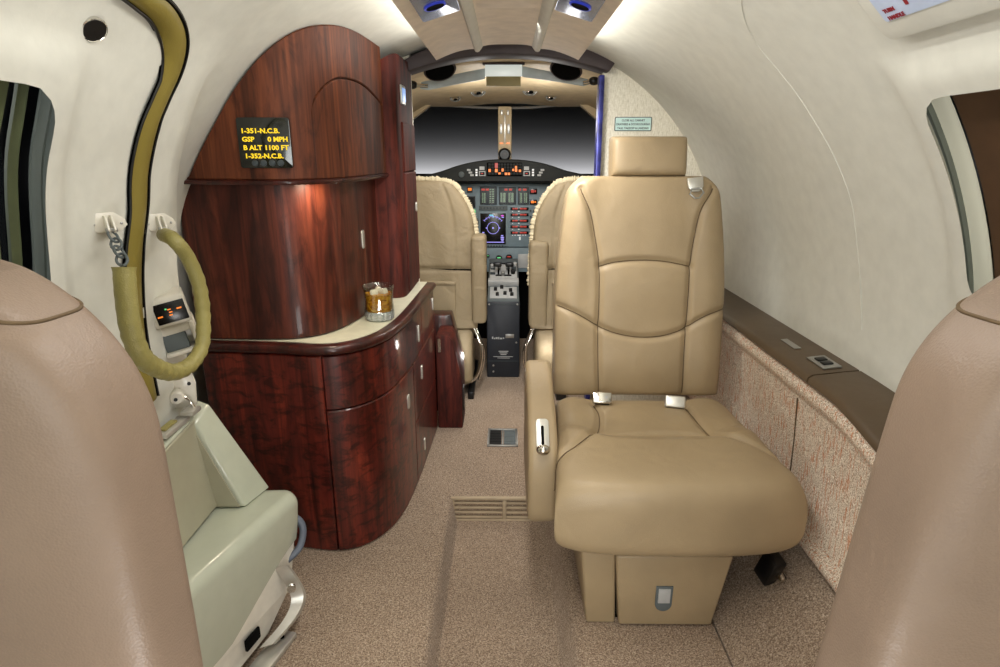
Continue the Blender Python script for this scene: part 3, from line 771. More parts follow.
# ------------------------------------------------------------------ door seal strip on the left wall
path = [(126, -16), (144, -2), (159, 10), (168, 24), (173, 40), (173, 57), (168, 77), (159, 98), (150, 120), (143, 145), (138, 175), (137, 210), (133, 250), (132, 290), (136, 340), (148, 402)]
pts = [onwall(x, y, -1) for x, y in path]
cp = catmull(pts, 6); nrm = [wallnorm(-1, p) for p in cp]
def ribbon(cp, w, off, crown=0, n=7):
    P = []
    for i, p in enumerate(cp):
        t = (cp[min(i+1, len(cp)-1)]-cp[max(0, i-1)]).normalized(); nn = wallnorm(-1, p); s = t.cross(nn).normalized(); row = []
        for k in range(n):
            q = (-1+2*k/(n-1))*lerp(.62, 1, sstep(.0, .38, i/len(cp))); row.append(p+s*(w/2*q)+nn*(off+crown*(1-(-1+2*k/(n-1))**2)))
        P.append(row)
    return P
ds_ = empty('door_seal', 'olive stitched vinyl strip with black edges running up the cabin doorway', 'door seal', (pts[-1].x, pts[-1].y, pts[-1].z))
mb = MB(); mb.grid(ribbon(cp, .054, .004, .008)); mb.build('strip', M['olive'], ds_, smooth=80)
mb = MB(); mb.grid(ribbon(cp, .074, .0025, .0)); mb.build('gasket', M['dark'], ds_, 'black rubber gasket', smooth=80)
mb = MB()
P = ribbon(cp, .066, .005, .0)
mb.tube([r_[-1]+Vector((0, .002, 0)) for r_ in P], .0028, 6)
mb.tube([r_[0] for r_ in P], .0016, 6); mb.build('piping', M['black'], ds_, smooth=80)

# ------------------------------------------------------------------ padded grab cable
def bracket(px, py, name_lab):
    p = onwall(px, py, -1); n = (wallnorm(-1, p)+Vector((0, -.75, 0))).normalized(); p = p+n*.008; F = fr(p+n*.004, (0, 1, 0), (0, 0, 1))
    if F.to_3x3().col[2].dot(n) < 0: F = fr(p+n*.004, (0, -1, 0), (0, 0, 1))
    F = fr(p+n*.004, n.cross(Vector((0, 0, 1))) * -1, (0, 0, 1))
    if F.to_3x3().col[2].dot(n) < 0: F = fr(p+n*.004, n.cross(Vector((0, 0, 1))), (0, 0, 1))
    F = F @ Matrix.Diagonal((.56, .60, .7, 1))
    e = empty('cable_bracket', name_lab, 'bracket', p, 'grab cable brackets')
    mb = MB(); pl = [(.058, -.010), (.050, .010), (.022, .030), (-.030, .030), (-.056, .010), (-.056, -.012), (-.032, -.028), (.036, -.028)][::-1]
    mb.prism(pl, -.006, .006, r=.002, M=F); mb.build('mount_plate', M['white'], e)
    for s in (-1, 1):
        G = F @ Matrix.Translation((s*.009, 0, 0)) @ Matrix.Rotation(PI/2, 4, 'Y')
        mb = MB(); mb.prism([(0, .022), (0, -.024), (-.026, -.030), (-.034, -.020), (-.020, .020)], -.003, .003, r=.001, M=G); mb.build('lug', M['white'], e)
        mb = MB(); mb.lathe([(.004, 0), (.004, .002), (.002, .003), (0, .003)], 12, F @ Matrix.Translation((s*.040, -.004, .006))); mb.build('screw', M['silver'], e)
    mb = MB(); a = F @ Vector((-.016, -.020, .026)); b_ = F @ Vector((.016, -.020, .026)); mb.tube([a, b_], .004, 10); mb.build('pin', M['silver'], e)
    return F @ Vector((0, -.022, .026))
h0 = bracket(104, 220, 'white cable bracket on the aft side of the olive door strip'); h1 = bracket(156, 220, 'white cable bracket forward of the olive door strip, above the lit warning unit')
gc = empty('grab_cable', 'olive padded grab cable with a short chain, hanging in a loop across the doorway', 'grab cable', h0)
XW = -.655
top = U(124, 267, x=XW)
lp = [U(124, 267, x=XW), U(126, 295, x=XW), U(131, 330, x=XW), U(142, 357, x=XW), U(159, 369, x=XW), U(175, 372, x=XW), U(191, 364, x=XW), U(202, 345, x=XW), U(203, 315, x=XW), U(199, 285, x=XW), U(188, 258, x=XW-.005), U(174, 240, x=XW-.012)]
end = h1+Vector((0, .0, -.012))
cpts = catmull(lp+[end], 8)
rad = [.0178-.0030*sstep(.25, .6, i/len(cpts))+.0010*math.sin(i*1.9)*(1 if 15 < i < 75 else .3) for i in range(len(cpts))]; rad[0] = .0195; rad[1] = .0185
mb = MB(); mb.tube(cpts, rad, 16); mb.build('padded_sleeve', M['olive2'], gc, smooth=80)
# chain: oval links alternately turned
a = h0+Vector((0, 0, -.004)); z = top+Vector((0, 0, .006)); nl = 4
for k in range(nl):
    c = a.lerp(z, (k+.5)/nl); L = (a-z).length/nl*.72; d_ = (z-a).normalized(); q = Vector((1, 0, 0)) if k % 2 else Vector((0, 1, 0)); q = (q-d_*q.dot(d_)).normalized()
    mb = MB(); mb.tube([c+d_*math.cos(t)*L+q*math.sin(t)*.0085 for t in np.linspace(0, 2*PI, 20)[:-1]], .0024, 8, closed=True); mb.build('chain_link', M['pad'], gc)

# ------------------------------------------------------------------ door warning unit
A = U(149, 300, y=1.235); B = U(190, 289, y=1.275); C = U(196, 352, y=1.275); D = U(163, 360, y=1.235)
rt = (B-A).normalized(); upv = (A-D); o = (A+B+C+D)/4
F = fr(o, rt, (A-D+B-C)); W = ((B-A).length+(C-D).length)/2; H = ((A-D).length+(B-C).length)/2
wu = empty('door_warning_unit', 'white box with lit black warning panel and grey pad, inside the padded loop', 'warning panel', (o.x, o.y, D.z))
mb = MB(); mb.box((0, H*.26, -.03), (W, H*.48, .08), .008, F, 3); mb.box((W*.05, -H*.06, -.042), (W*.98, H*.2, .06), .006, F)
mb.box((0, -H*.46, -.036), (W*1.0, H*.07, .066), .004, F); mb.box((W*.42, -H*.24, -.036), (W*.14, H*.46, .060), .004, F); mb.box((0, -H*.24, -.06), (W, H*.46, .012), .002, F); mb.build('housing', M['white'], wu)
mb = MB(); mb.box((W*.04, H*.24, .0105), (W*.82, H*.32, .004), .001, F); sc_ = mb.build('warning_panel', M['screen'], wu)
mb = MB()
for (x, y) in ((-.26, .205), (.28, .275)): mb.box((W*x, H*y, .0132), (W*.13, .003, .001), 0, F)
for (x, y) in ((.02, .29), (.04, .245), (.02, .20)): mb.box((W*x, H*y, .0132), (W*.09, .0024, .001), 0, F)
mb.build('warning_text', M['orange'], sc_)
mb = MB(); mb.box((-W*.06, H*.305, .0132), (W*.05, .003, .001), 0, F); mb.build('ready_lamp', M['green'], sc_)
mb = MB(); mb.box((-W*.14, -H*.235, -.030), (W*.66, H*.40, .03), .004, F); mb.build('pad', M['pad'], wu)

# ------------------------------------------------------------------ door latch fitting below the loop
o = U(181, 397, y=1.262)
lt = empty('door_latch', 'small white door latch fitting above the corner of the folded step', 'latch', o)
F = fr(o, (1, .5, 0), (.12, 0, 1))
mb = MB(); mb.prism([(-.026, -.03), (.030, -.03), (.034, .03), (.026, .062), (-.016, .062), (-.026, .03)], -.018, -.006, r=.003, M=F); mb.build('back_plate', M['white'], lt)
mb = MB(); mb.cyl((-.008, .004, -.008), .016, .024, F, 20, .004); mb.build('boss', M['white'], lt)
mb = MB(); mb.cyl((-.010, .003, .0165), .004, .003, F, 12); mb.build('screw', M['black'], lt)
mb = MB(); mb.cyl((.020, .028, -.006), .004, .003, F, 12); mb.build('screw', M['black'], lt)
mb = MB(); mb.tube([F @ Vector(p) for p in ((.004, .004, .004), (.016, -.006, .010), (.024, -.026, .010), (.020, -.040, .006))], .0035, 8); mb.build('hook', M['chrome'], lt)

# ------------------------------------------------------------------ folded boarding step in the doorway
st = empty('boarding_step', 'glossy greenish-white folded boarding step in the doorway beside the mahogany cabinet', 'step', (-.6, 1.1, 0))
def poly3(mb, P, th):
    """flat board: polygon of world points thickened along its normal"""
    P = [Vector(p) for p in P]; n = (P[1]-P[0]).cross(P[2]-P[0]).normalized()*th; k = len(P)
    bm = bmesh.new(); a = [bm.verts.new(p) for p in P]; b_ = [bm.verts.new(p-n) for p in P]
    bm.faces.new(a); bm.faces.new(b_[::-1])
    for i in range(k): bm.faces.new((a[i], a[(i+1) % k], b_[(i+1) % k], b_[i]))
    bmesh.ops.recalc_face_normals(bm, faces=list(bm.faces)); return bm
def cross(x_edge, zt, zb, y, xin):
    """section of the tread shell: from the wall in, over a rounded nose, down the riser"""
    c = [(xin, zt+.0), (lerp(xin, x_edge, .5), zt-.002)]
    for a in np.linspace(90, 0, 8): c.append((x_edge-.028+.028*math.cos(math.radians(a)), zt-.032+.032*math.sin(math.radians(a))))
    c += [(x_edge-.004, lerp(zt-.032, zb, .5)), (x_edge-.012, zb), (x_edge-.05, zb)]
    return [Vector((x, y, z)) for x, z in c]
rows = []
def zbot(y): return lerp(.09, .215, sstep(.95, 1.36, y))
for q in np.linspace(0, 1, 24):
    y = lerp(.60, 1.325, q); xe = lerp(-.722, -.528, (y-.60)/.725); rows.append(cross(xe, .345, zbot(y), y, -.742))
for k in range(1, 7):
    a = k/6*PI/2; y = 1.325+.035*math.sin(a); e = .035*(1-math.cos(a))
    rows.append(cross(-.528-e, .345-e*.5, .215, y, -.742))
mb = MB(); mb.grid(rows); m = len(rows[-1]); mb.add(rows[-1], [tuple(range(m))]); mb.build('tread_shell', M['step'], st, smooth=60)
# gusset wing: broad sloping top face, inner face with its shade painted khaki
top_o, top_i = Vector((-.712, 1.325, .588)), Vector((-.718, 1.262, .564)); bot_o, bot_i = Vector((-.602, 1.352, .345)), Vector((-.628, 1.262, .345))
foot = [Vector((-.742, 1.352, .343)), Vector((-.742, 1.262, .343))]; wall_t = [Vector((-.742, 1.325, .600)), Vector((-.742, 1.262, .575))]
V = [top_o, top_i, bot_i, bot_o, foot[0], foot[1], wall_t[0], wall_t[1]]
mb = MB(); bm = bmesh.new(); vs = [bm.verts.new(v) for v in V]
for f in ((0, 1, 2, 3), (1, 7, 5, 2), (0, 3, 4, 6), (0, 6, 7, 1), (2, 5, 4, 3), (6, 4, 5, 7)): bm.faces.new([vs[i] for i in f])
bmesh.ops.recalc_face_normals(bm, faces=list(bm.faces)); bmesh.ops.bevel(bm, geom=list(bm.edges), offset=.006, segments=3, profile=.5, affect='EDGES')
mb.addbm(bm); mb.build('side_wing', M['step'], st)
mb = MB(); mb.addbm(poly3(mb, [(-.724, 1.2555, .556), (-.742, 1.2555, .566), (-.742, 1.2555, .350), (-.640, 1.2555, .350)], .004)); mb.build('wing_inner_face', M['stepshade'], st, 'recessed inner face, its shade painted in khaki')
# back wall of the recess with its rolled rim
mb = MB(); rows = []
for y in np.linspace(.6, 1.268, 12): rows.append([Vector((-.706+.012, y, .353)), Vector((-.722, y, lerp(.50, .570, (y-.6)/.668))), Vector((-.736, y, lerp(.512, .582, (y-.6)/.668))), Vector((-.75, y, lerp(.50, .575, (y-.6)/.668)))])
mb.grid(rows); mb.build('recess_wall', M['stepshade'], st, smooth=40)
mb = MB(); mb.tube([Vector((-.730, y, lerp(.508, .578, (y-.6)/.668))) for y in np.linspace(.6, 1.268, 12)], .008, 8); mb.build('rolled_rim', M['step'], st)
# hinge strip on the rim
mb = MB(); mb.box((-.735, 1.20, .586), (.03, .10, .012), .003); mb.box((-.72, 1.255, .60), (.03, .04, .012), .003); mb.build('hinge_leaf', M['clip'], st)
mb = MB(); mb.box((-.738, 1.19, .594), (.016, .05, .006), .002); mb.build('hinge_pad', M['olive2'], st)
# frame and linkage under the nose
XS = -.028
mb = MB(); mb.addbm(poly3(mb, [(-.545, 1.335, .23), (-.72, .62, .12), (-.72, .62, .03), (-.585, 1.20, .03), (-.553, 1.29, .10)], .02)); mb.build('riser_plate', M['white'], st, smooth=30)
for (t, z) in ((.78, .085), (.55, .07)):
    p = Vector((-.715, .62, 0)).lerp(Vector((-.562, 1.27, 0)), t)
    mb = MB(); mb.box((0, z, .010), (.05, .03, .008), .003, fr((p.x, p.y, 0), (.16, .65, 0), (0, 0, 1))); mb.build('riser_slot', M['dark'], st)
arm = catmull([(-.552, 1.25, .185), (-.532, 1.256, .135), (-.520, 1.252, .088), (-.532, 1.215, .058), (-.565, 1.15, .040)], 5)
mb = MB(); P = []
for p in arm: P.append([p+Vector((-.018, -.006, 0)), p+Vector((.010, .004, .002)), p+Vector((.012, .016, -.008)), p+Vector((-.016, .008, -.012))])
mb.grid([r_+[r_[0]] for r_ in P]); mb.add(P[0], [(0, 1, 2, 3)]); mb.add(P[-1], [(3, 2, 1, 0)]); mb.build('link_arm', M['clip'], st, smooth=30)
mb = MB(); mb.cyl((0, 0, 0), .011, .012, fr((-.530, 1.238, .135), (1, .3, 0), (0, .3, 1)), 16, .002); mb.build('pivot_bolt', M['chrome'], st)
mb = MB(); FP = fr((-.570, 1.13, .0), (.95, -.22, 0), (.22, .95, 0)); mb.box((0, 0, .008), (.05, .20, .014), .003, FP)
mb.build('foot_plate', M['clip'], st)
for x, y in ((0, .075), (.012, -.03)):
    mb = MB(); mb.cyl((x, y, .0155), .006, .004, FP, 12); mb.build('foot_bolt', M['dark'], st)
mb = MB(); mb.tube(catmull([(-.565, 1.345, .27), (-.537, 1.350, .25), (-.528, 1.345, .22), (-.535, 1.325, .185), (-.56, 1.30, .165)], 8), .009, 12); mb.build('hose', M['cable'], st, 'blue-grey hose', smooth=80)
# ------------------------------------------------------------------ upholstered shapes
def seg_dist(X, Z, poly):
    d = np.full(X.shape, 9.)
    for (x0, z0), (x1, z1) in zip(poly, poly[1:]):
        vx, vz = x1-x0, z1-z0; L = vx*vx+vz*vz+1e-12
        t = np.clip(((X-x0)*vx+(Z-z0)*vz)/L, 0, 1); d = np.minimum(d, np.hypot(X-x0-t*vx, Z-z0-t*vz))
    return d
class Pillow:
    """soft block: mid surface P(s, t) with unit normal N, front/back thickness, rounded rims and seam grooves"""
    def __init__(s, P, N, tf, tb, es=5, et=5, seams=(), gd=.010, gw=.010, extra=None, uv=None):
        s.P, s.N, s.tf, s.tb, s.es, s.et, s.seams, s.gd, s.gw, s.extra = P, Vector(N).normalized(), tf, tb, es, et, seams, gd, gw, extra
        s.uv = uv       # maps mid points to the plane the seams are given in
    def prof(s, S, T):
        TT = 2*T-1
        a = np.clip(1-np.abs(S)**s.es, 0, 1)**(1/s.es); b = np.clip(1-np.abs(TT)**s.et, 0, 1)**(1/s.et); return a*b
    def surf(s, S, T, back=False, groove=True):
        x, y, z = s.P(S, T); f = s.prof(S, T)
        if back: h = -s.tb*f
        else:
            h = s.tf*f
            if s.extra is not None: h = h+s.extra(S, T)*np.minimum(1, f*1.3)
            if groove and s.seams:
                a, b = s.uv(x, y, z)
                for pl in s.seams: h = h-s.gd*np.exp(-(seg_dist(a, b, pl)/s.gw)**2)*np.minimum(1, f*2)
        return np.stack([x+s.N.x*h, y+s.N.y*h, z+s.N.z*h], -1)
    def mesh(s, n=90, m=110):
        S = np.sin(np.linspace(-1, 1, n)*PI/2)[:, None]*np.ones((1, m)); T = (.5+.5*np.sin(np.linspace(-1, 1, m)*PI/2))[None, :]*np.ones((n, 1))
        mb = MB()
        for bk in (0, 1):
            G = s.surf(S, T, bool(bk)); k = 1 if not bk else 3
            G = G if not bk else G[::1, ::1]
            mb.grid([[Vector(p) for p in row] for row in G.tolist()], flip=bool(bk))
        return mb
    def seam_tube(s, st, r=.0016, lift=.0012):
        """thread lying in a seam; st: list of (s, t)"""
        q = catmull([(a, b, 0) for a, b in st], 8)
        G = s.surf(np.array([p.x for p in q]), np.array([p.y for p in q]))
        sa, ta = np.array([p.x for p in q]), np.array([p.y for p in q]); e = .004
        du = s.surf(np.clip(sa+e, -.999, .999), ta)-s.surf(np.clip(sa-e, -.999, .999), ta); dv = s.surf(sa, np.clip(ta+e, .001, .999))-s.surf(sa, np.clip(ta-e, .001, .999))
        nn = np.cross(du, dv); nn /= np.linalg.norm(nn, axis=1)[:, None]+1e-12; nn *= np.sign(nn @ np.array(s.N))[:, None]
        mb = MB(); mb.tube([Vector(p)+Vector(n_)*lift for p, n_ in zip(G.tolist(), nn.tolist())], r, 6); return mb

# ------------------------------------------------------------------ passenger seat
SX, SZ0, SZ1 = .416, .415, 1.095
def hwb(t):
    t = np.asarray(t, float)
    return (.264-.040*np.clip((t-.45)/.55, 0, 1)**1.6)*(1-.16*np.clip((t-.90)/.10, 0, 1)**2.5)
def ymid(t): return 1.835+.085*np.asarray(t)
seat = empty('passenger_seat', 'tan leather aft-facing passenger seat with headrest, armrest and drawer under it', 'seat', (.40, 1.5, 0))
NB = Vector((0, -1, .12)).normalized()
def Pb(S, T): return (SX+hwb(T)*S, ymid(T)+0*S, SZ0+(SZ1-SZ0)*T+0*S)
def to_st(px, py):
    """photo pixel -> (s, t) on the front of the backrest"""
    y = 1.79
    for _ in range(4):
        p = U(px, py, y=y); t = (p.z-SZ0)/(SZ1-SZ0); y = float(ymid(t))-.060
    return ((p.x-SX)/float(hwb(t)), t)
SEAMB = [[(581, 191), (590, 214), (596, 245), (599, 269), (599, 300), (598, 330), (598, 360), (599, 396)],
         [(713, 191), (701, 212), (694, 242), (690, 269), (688, 300), (686, 330), (684, 360), (683, 396)],
         [(599, 269), (612, 265), (628, 263), (645, 262.5), (662, 263.5), (677, 266), (690, 269)],
         [(558, 308), (566, 311), (578, 316.5), (589, 323), (599, 329), (614, 335), (630, 338.5), (645, 339.5), (660, 338.5), (674, 335), (686, 330), (698, 322), (710, 316), (724, 312)]]
stb = [[to_st(*p) for p in l] for l in SEAMB]
uvb = lambda x, y, z: (x, z)
seamxz = [[(SX+float(hwb(t))*s, SZ0+(SZ1-SZ0)*t) for s, t in [(q.x, q.y) for q in catmull([(a, b, 0) for a, b in l], 6)]] for l in stb]
def exb(S, T):
    lum = .014*np.exp(-((T-.50)/.16)**2)*np.exp(-(S/.55)**4)
    bol = .012*np.exp(-((np.abs(S)-.80)/.18)**2)
    top = .006*np.exp(-((T-.8)/.14)**2)*np.exp(-(S/.5)**4); low = .008*np.exp(-((T-.17)/.13)**2)*np.exp(-(S/.5)**4)
    return lum+bol+top+low
pb = Pillow(Pb, NB, .060, .075, 7, 7, seamxz, .010, .009, exb, uvb)
bk = pb.mesh(130, 170).build('backrest', M['leather'], seat, smooth=180, merge=True)
for l in stb: pb.seam_tube(l).build('seam', M['seam'], bk, smooth=180)
# headrest
a, b = U(612, 137, y=1.86), U(686, 178, y=1.86); hc, hz, hw_, hh = (a.x+b.x)/2+.009, (a.z+b.z)/2, (b.x-a.x)/2, (a.z-b.z)/2
ph = Pillow(lambda S, T: (hc+hw_*S*(1+.0*T), 1.925+.02*T+0*S, hz-hh+2*hh*T+0*S), NB, .062, .05, 6, 5)
ph.mesh(40, 40).build('headrest', M['leather'], seat, smooth=180, merge=True)
for s in (-1, 1):
    mb = MB(); mb.tube([(hc+s*.06, 1.93, 1.06), (hc+s*.06, 1.935, 1.12)], .008, 10); mb.build('headrest_post', M['black'], seat)
# cushion
def Pc(S, T):
    cx = .420-.012*T; hw = .263+.031*T**1.5
    return (cx+hw*S, 1.80-.605*T+0*S+.03*T*(np.abs(S)**3), .345-.012*T+0*S)
def to_sc(px, py, z=.433):
    p = U(px, py, z=z); t = (1.80-p.y)/.605; return ((p.x-(.420-.012*t))/(.262+.028*max(0, t)**1.5), t)
SEAMC = [[(594, 401), (599, 410), (600, 420), (598, 430), (590, 440), (578, 449), (566, 455), (557, 461)],
         [(598, 432), (612, 435.5), (630, 434), (650, 432.5), (672, 432.5), (695, 434), (715, 437.5), (738, 445), (760, 453), (780, 462), (797, 473)],
         [(686, 404), (694, 414), (702, 424), (711, 433), (718, 438)]]
stc = [[to_sc(*p) for p in l] for l in SEAMC]
seamxy = []
for l in stc:
    q = catmull([(a, b, 0) for a, b in l], 6); S = np.array([p.x for p in q]); T = np.array([p.y for p in q]); x, y, z = Pc(S, T); seamxy.append(list(zip(x.tolist(), y.tolist())))
def exc(S, T):
    fr_ = .024*T**2+.020*np.clip((T-.52+.10*np.abs(S)**2)/.10, 0, 1)*np.exp(-(S/1.05)**8); 
    bol = .014*np.exp(-((np.abs(S)-.80)/.20)**2)*np.clip(1-(T-.5)/.2, 0, 1)
    pan = .008*np.exp(-(S/.5)**4)*np.exp(-((T-.28)/.2)**2)
    return fr_+bol+pan
pcush = Pillow(Pc, (0, 0, 1), .082, .112, 8, 4.6, seamxy, .012, .010, exc, lambda x, y, z: (x, y))
cu = pcush.mesh(120, 130).build('seat_cushion', M['leather'], seat, smooth=180, merge=True)
for l in stc: pcush.seam_tube(l).build('seam', M['seam'], cu, smooth=180)
# piping down the front-left corner
# armrest on the aisle side, folded low beside the cushion
mb = MB(); pr = chaikin([(1.80, .24), (1.80, .52), (1.765, .555), (1.70, .553), (1.55, .512), (1.45, .468), (1.405, .43), (1.392, .37), (1.392, .24), (1.41, .205), (1.50, .20), (1.74, .20)], 2)
mb.prism(pr, .058, .136, r=.016, M=fr((0, 0, 0), (0, 1, 0), (0, 0, 1)), seg=4)
ar = mb.build('armrest', M['leather'], seat, smooth=60)
F = fr((.095, 1.432, .4535), (1, 0, 0), (0, .62, .50)); F = F @ Matrix.Translation((0, .004, .0065))
mb = MB(); mb.prism(rrect(.034, .085, .010), -.004, .003, r=.001, M=F); lv = mb.build('recline_control', M['clip'], ar, 'silver slide with a black slot')
mb = MB(); mb.prism(rrect(.008, .055, .0035), 0, .0040, M=F @ Matrix.Translation((0, -.006, 0))); mb.build('slot', M['dark'], lv)
mb = MB(); mb.sphere((0, -.050, .010), .018, 16, F, (1, .8, .8)); mb.cyl((0, -.046, -.004), .012, .012, F, 16); mb.build('knob', M['chrome'], lv)
# plinth with storage drawer
def flare(x0b, x1b, x0t, x1t, y0, y1, z0, z1, r=.008):
    bm = bmesh.new(); V = [(x0b, y0, z0), (x1b, y0, z0), (x1b, y1, z0), (x0b, y1, z0), (x0t, y0, z1), (x1t, y0, z1), (x1t, y1, z1), (x0t, y1, z1)]
    v = [bm.verts.new(p) for p in V]
    for f in ((0, 3, 2, 1), (4, 5, 6, 7), (0, 1, 5, 4), (1, 2, 6, 5), (2, 3, 7, 6), (3, 0, 4, 7)): bm.faces.new([v[i] for i in f])
    bmesh.ops.bevel(bm, geom=list(bm.edges), offset=r, segments=3, profile=.5, affect='EDGES'); mb = MB(); mb.addbm(bm); return mb
bl = U(589, 622, z=0); YB = 1.275
b0, b1, t0, t1 = .207, .283, .190, .262
flare(.208, .284, .186, .272, YB, 1.74, .0, .232).build('base_pillar', M['leather'], seat, smooth=50)
flare(.275, .515, .262, .552, YB+.02, 1.74, .0, .222, .004).build('base_box', M['dark'], seat, 'black gap around the drawer', smooth=50)
dr = flare(.290, .526, .272, .562, YB-.012, YB+.05, .006, .214, .007).build('storage_drawer', M['leather'], seat, smooth=50)
F = fr((.398, YB-.0125, .092), (1, 0, 0), (0, 0, 1))
hp_ = [(-.021, .035), (-.021, -.018)]+[(-.021*math.cos(a), -.018-.021*math.sin(a)) for a in np.linspace(.1, PI-.1, 12)]+[(.021, -.018), (.021, .035)]
mb = MB(); mb.prism(hp_, -.004, .003, r=.001, M=F); dl = mb.build('drawer_latch', M['pad'], dr, 'blue-grey flush latch')
mb = MB(); mb.box((0, .008, .0035), (.030, .042, .004), .001, F); mb.build('latch_flap', M['lgrey'], dl)
mb = MB(); mb.box((.40, 1.55, .236), (.36, .46, .026), .004); mb.build('cushion_shadow_pan', M['archdark'], seat, 'pan under the cushion, shadow painted in dark brown')  # dark brown stands in for the shadow above the drawer
# lever foot under the right-hand side
mb = MB(); mb.box((0, 0, .03), (.035, .05, .09), .006, fr((.668, 1.31, .128), (1, .3, 0), (-.2, .9, .35))); lf = mb.build('rail_latch', M['black'], seat)
mb = MB(); mb.box((.008, -.03, .035), (.016, .03, .02), .004, fr((.668, 1.31, .128), (1, .3, 0), (-.2, .9, .35))); mb.build('latch_tip', M['chrome'], lf)
# belt buckles on the cushion and the shoulder belt guide
for (px, py, rz, nm) in ((602, 398, -.08, 'chrome'), (675, 402, -.25, 'pale')):
    p = U(px, py, z=.446); F = fr(p, (math.cos(rz), math.sin(rz), 0), (0, .55, .8))
    mb = MB(); mb.box((0, 0, 0), (.060, .036, .016), .005, F, 3); bu = mb.build('belt_buckle', M['chrome'] if nm == 'chrome' else M['clip'], seat)
    mb = MB(); mb.box((0, -.017, -.003), (.044, .006, .006), .001, F); mb.build('buckle_slot', M['dark'], bu)
p = U(695, 185, y=1.845); F = fr((p.x, p.y-.004, p.z), (1, 0, .1), (.1, .25, 1))
mb = MB(); mb.prism([(-.024, .022), (.024, .022), (.022, -.008), (.010, -.020), (-.010, -.020), (-.022, -.008)], -.004, .006, r=.003, M=F); bg = mb.build('shoulder_belt_loop', M['clip'], seat, 'pale leather loop at the shoulder')
mb = MB(); mb.tube([F @ Vector(q) for q in ((-.014, -.012, .008), (.014, -.012, .008), (.020, -.026, .008), (.006, -.040, .008), (-.006, -.040, .008), (-.020, -.026, .008))], .0030, 8, closed=True); mb.build('belt_ring', M['silver'], bg)
# aft end of piping: vertical corner seam of the cushion
# ------------------------------------------------------------------ the two near seats that frame the picture
def near_seat(side, lab, cx, hw, zt):
    e = empty('passenger_seat', lab, 'seat', (cx, .35, 0), 'near passenger seats')
    Y0 = .50
    def wi(T):
        if side < 0: return .226*(1-.03*np.clip((T-.35)/.65, 0, 1)**1.6-.42*np.clip((T-.72)/.28, 0, 1)**2.5)
        return .240-.065*T**1.15-.075*np.clip((T-.78)/.22, 0, 1)**2.5
    wo = .150
    def P(S, T): return (cx+np.where(S*side < 0, wi(T), wo*(1-.3*np.clip((T-.8)/.2, 0, 1)**2.5))*S, Y0+.01*T+0*S, .36+(zt-.36)*T-.02*(np.abs(S)**2)*np.clip((T-.7)/.3, 0, 1))
    zs = 1.046; ts = (zs-.36)/(zt-.36)
    sm = [(-1.02, ts-.010), (-.6, ts-.002), (0, ts), (.6, ts-.002), (1.02, ts-.010)]
    xz = []
    for q in catmull([(a, b, 0) for a, b in sm], 6): 
        x, y, z = P(np.array([q.x]), np.array([q.y])); xz.append((float(x[0]), float(z[0])))
    pl = Pillow(P, (0, -1, .03), .070, .07, 4.5, 6, [xz], .008, .008, None, lambda x, y, z: (x, z))
    b = pl.mesh(80, 110).build('backrest', M['leather2'], e, smooth=180, merge=True)
    S = np.sin(np.linspace(-1, 1, 90)*PI/2); T = np.full(S.shape, ts)-.01*np.abs(S)**4
    Pf = pl.surf(S, T).tolist(); bk_ = pl.surf(S[-2:-26:-1], T[-2:-26:-1], True).tolist(); fb = pl.surf(S[1:25], T[1:25], True).tolist()
    mb = MB(); mb.tube([Vector(p) for p in fb[::-1]+Pf+bk_], .0019, 6); mb.build('seam', M['seam'], b, smooth=180)
    ph = Pillow(lambda S, T: (cx+side*.03+.095*S+0*T, .485-.01*T+0*S, zt+.02+.115*T+0*S), (0, -1, 0), .05, .045, 6, 5)
    ph.mesh(24, 24).build('headrest', M['leather2'], e, smooth=180, merge=True)
    for s in (-1, 1):
        mb = MB(); mb.tube([(cx+side*.03+s*.05, .49, zt-.05), (cx+side*.03+s*.05, .485, zt+.06)], .008, 8); mb.build('headrest_post', M['black'], e)
    pc_ = Pillow(lambda S, T: (cx-side*.03+(hw-.03)*S+0*T, .46-.56*T+0*S, .345+0*S+0*T), (0, 0, 1), .085, .085, 7, 4.5)
    pc_.mesh(30, 30).build('seat_cushion', M['leather2'], e, smooth=180, merge=True)
    mb = MB(); mb.box((cx-side*.02, .22, .13), (.34, .42, .26), .01); mb.build('base_pillar', M['leather2'], e)
near_seat(-1, 'back of the near left leather seat, its shoulder seam below the left window', -.566, .226, 1.082)
near_seat(1, 'back of the near right leather seat, its shoulder seam below the right window', .565, .222, 1.085)
# ------------------------------------------------------------------ flight deck shell
YW = 3.78
def sec(q):
    """half-section of the cockpit lining, q = 0 at the doorway, 1 at the windscreen"""
    w = lerp(.74, .74, q); zt = lerp(1.548, 1.452, q)
    return [(w, .0), (w+.03, .5), (w, 1.0), (lerp(.66, .71, q), lerp(1.22, 1.20, q)), (lerp(.54, .60, q), lerp(1.40, 1.37, q)), (lerp(.40, .47, q), lerp(1.49, 1.435, q)), (lerp(.28, .30, q), zt-.02), (.12, zt-.004), (0, zt)]
mb = MB(); rows = []
for q in np.linspace(0, 1, 12):
    y = lerp(BY+.03, YW, q); h = sec(q); full = [Vector((-x, y, z)) for x, z in h]+[Vector((x, y, z)) for x, z in h[::-1][1:]]
    rows.append(full)
mb.grid(rows); mb.build('ceiling', M['cockpit'], smooth=40, kind='structure')
# lower nose wall beneath the glareshield
mb = MB(); mb.box((0, YW+.02, .52), (1.3, .03, 1.06)); mb.build('wall_front_nose', M['dark'], kind='structure')
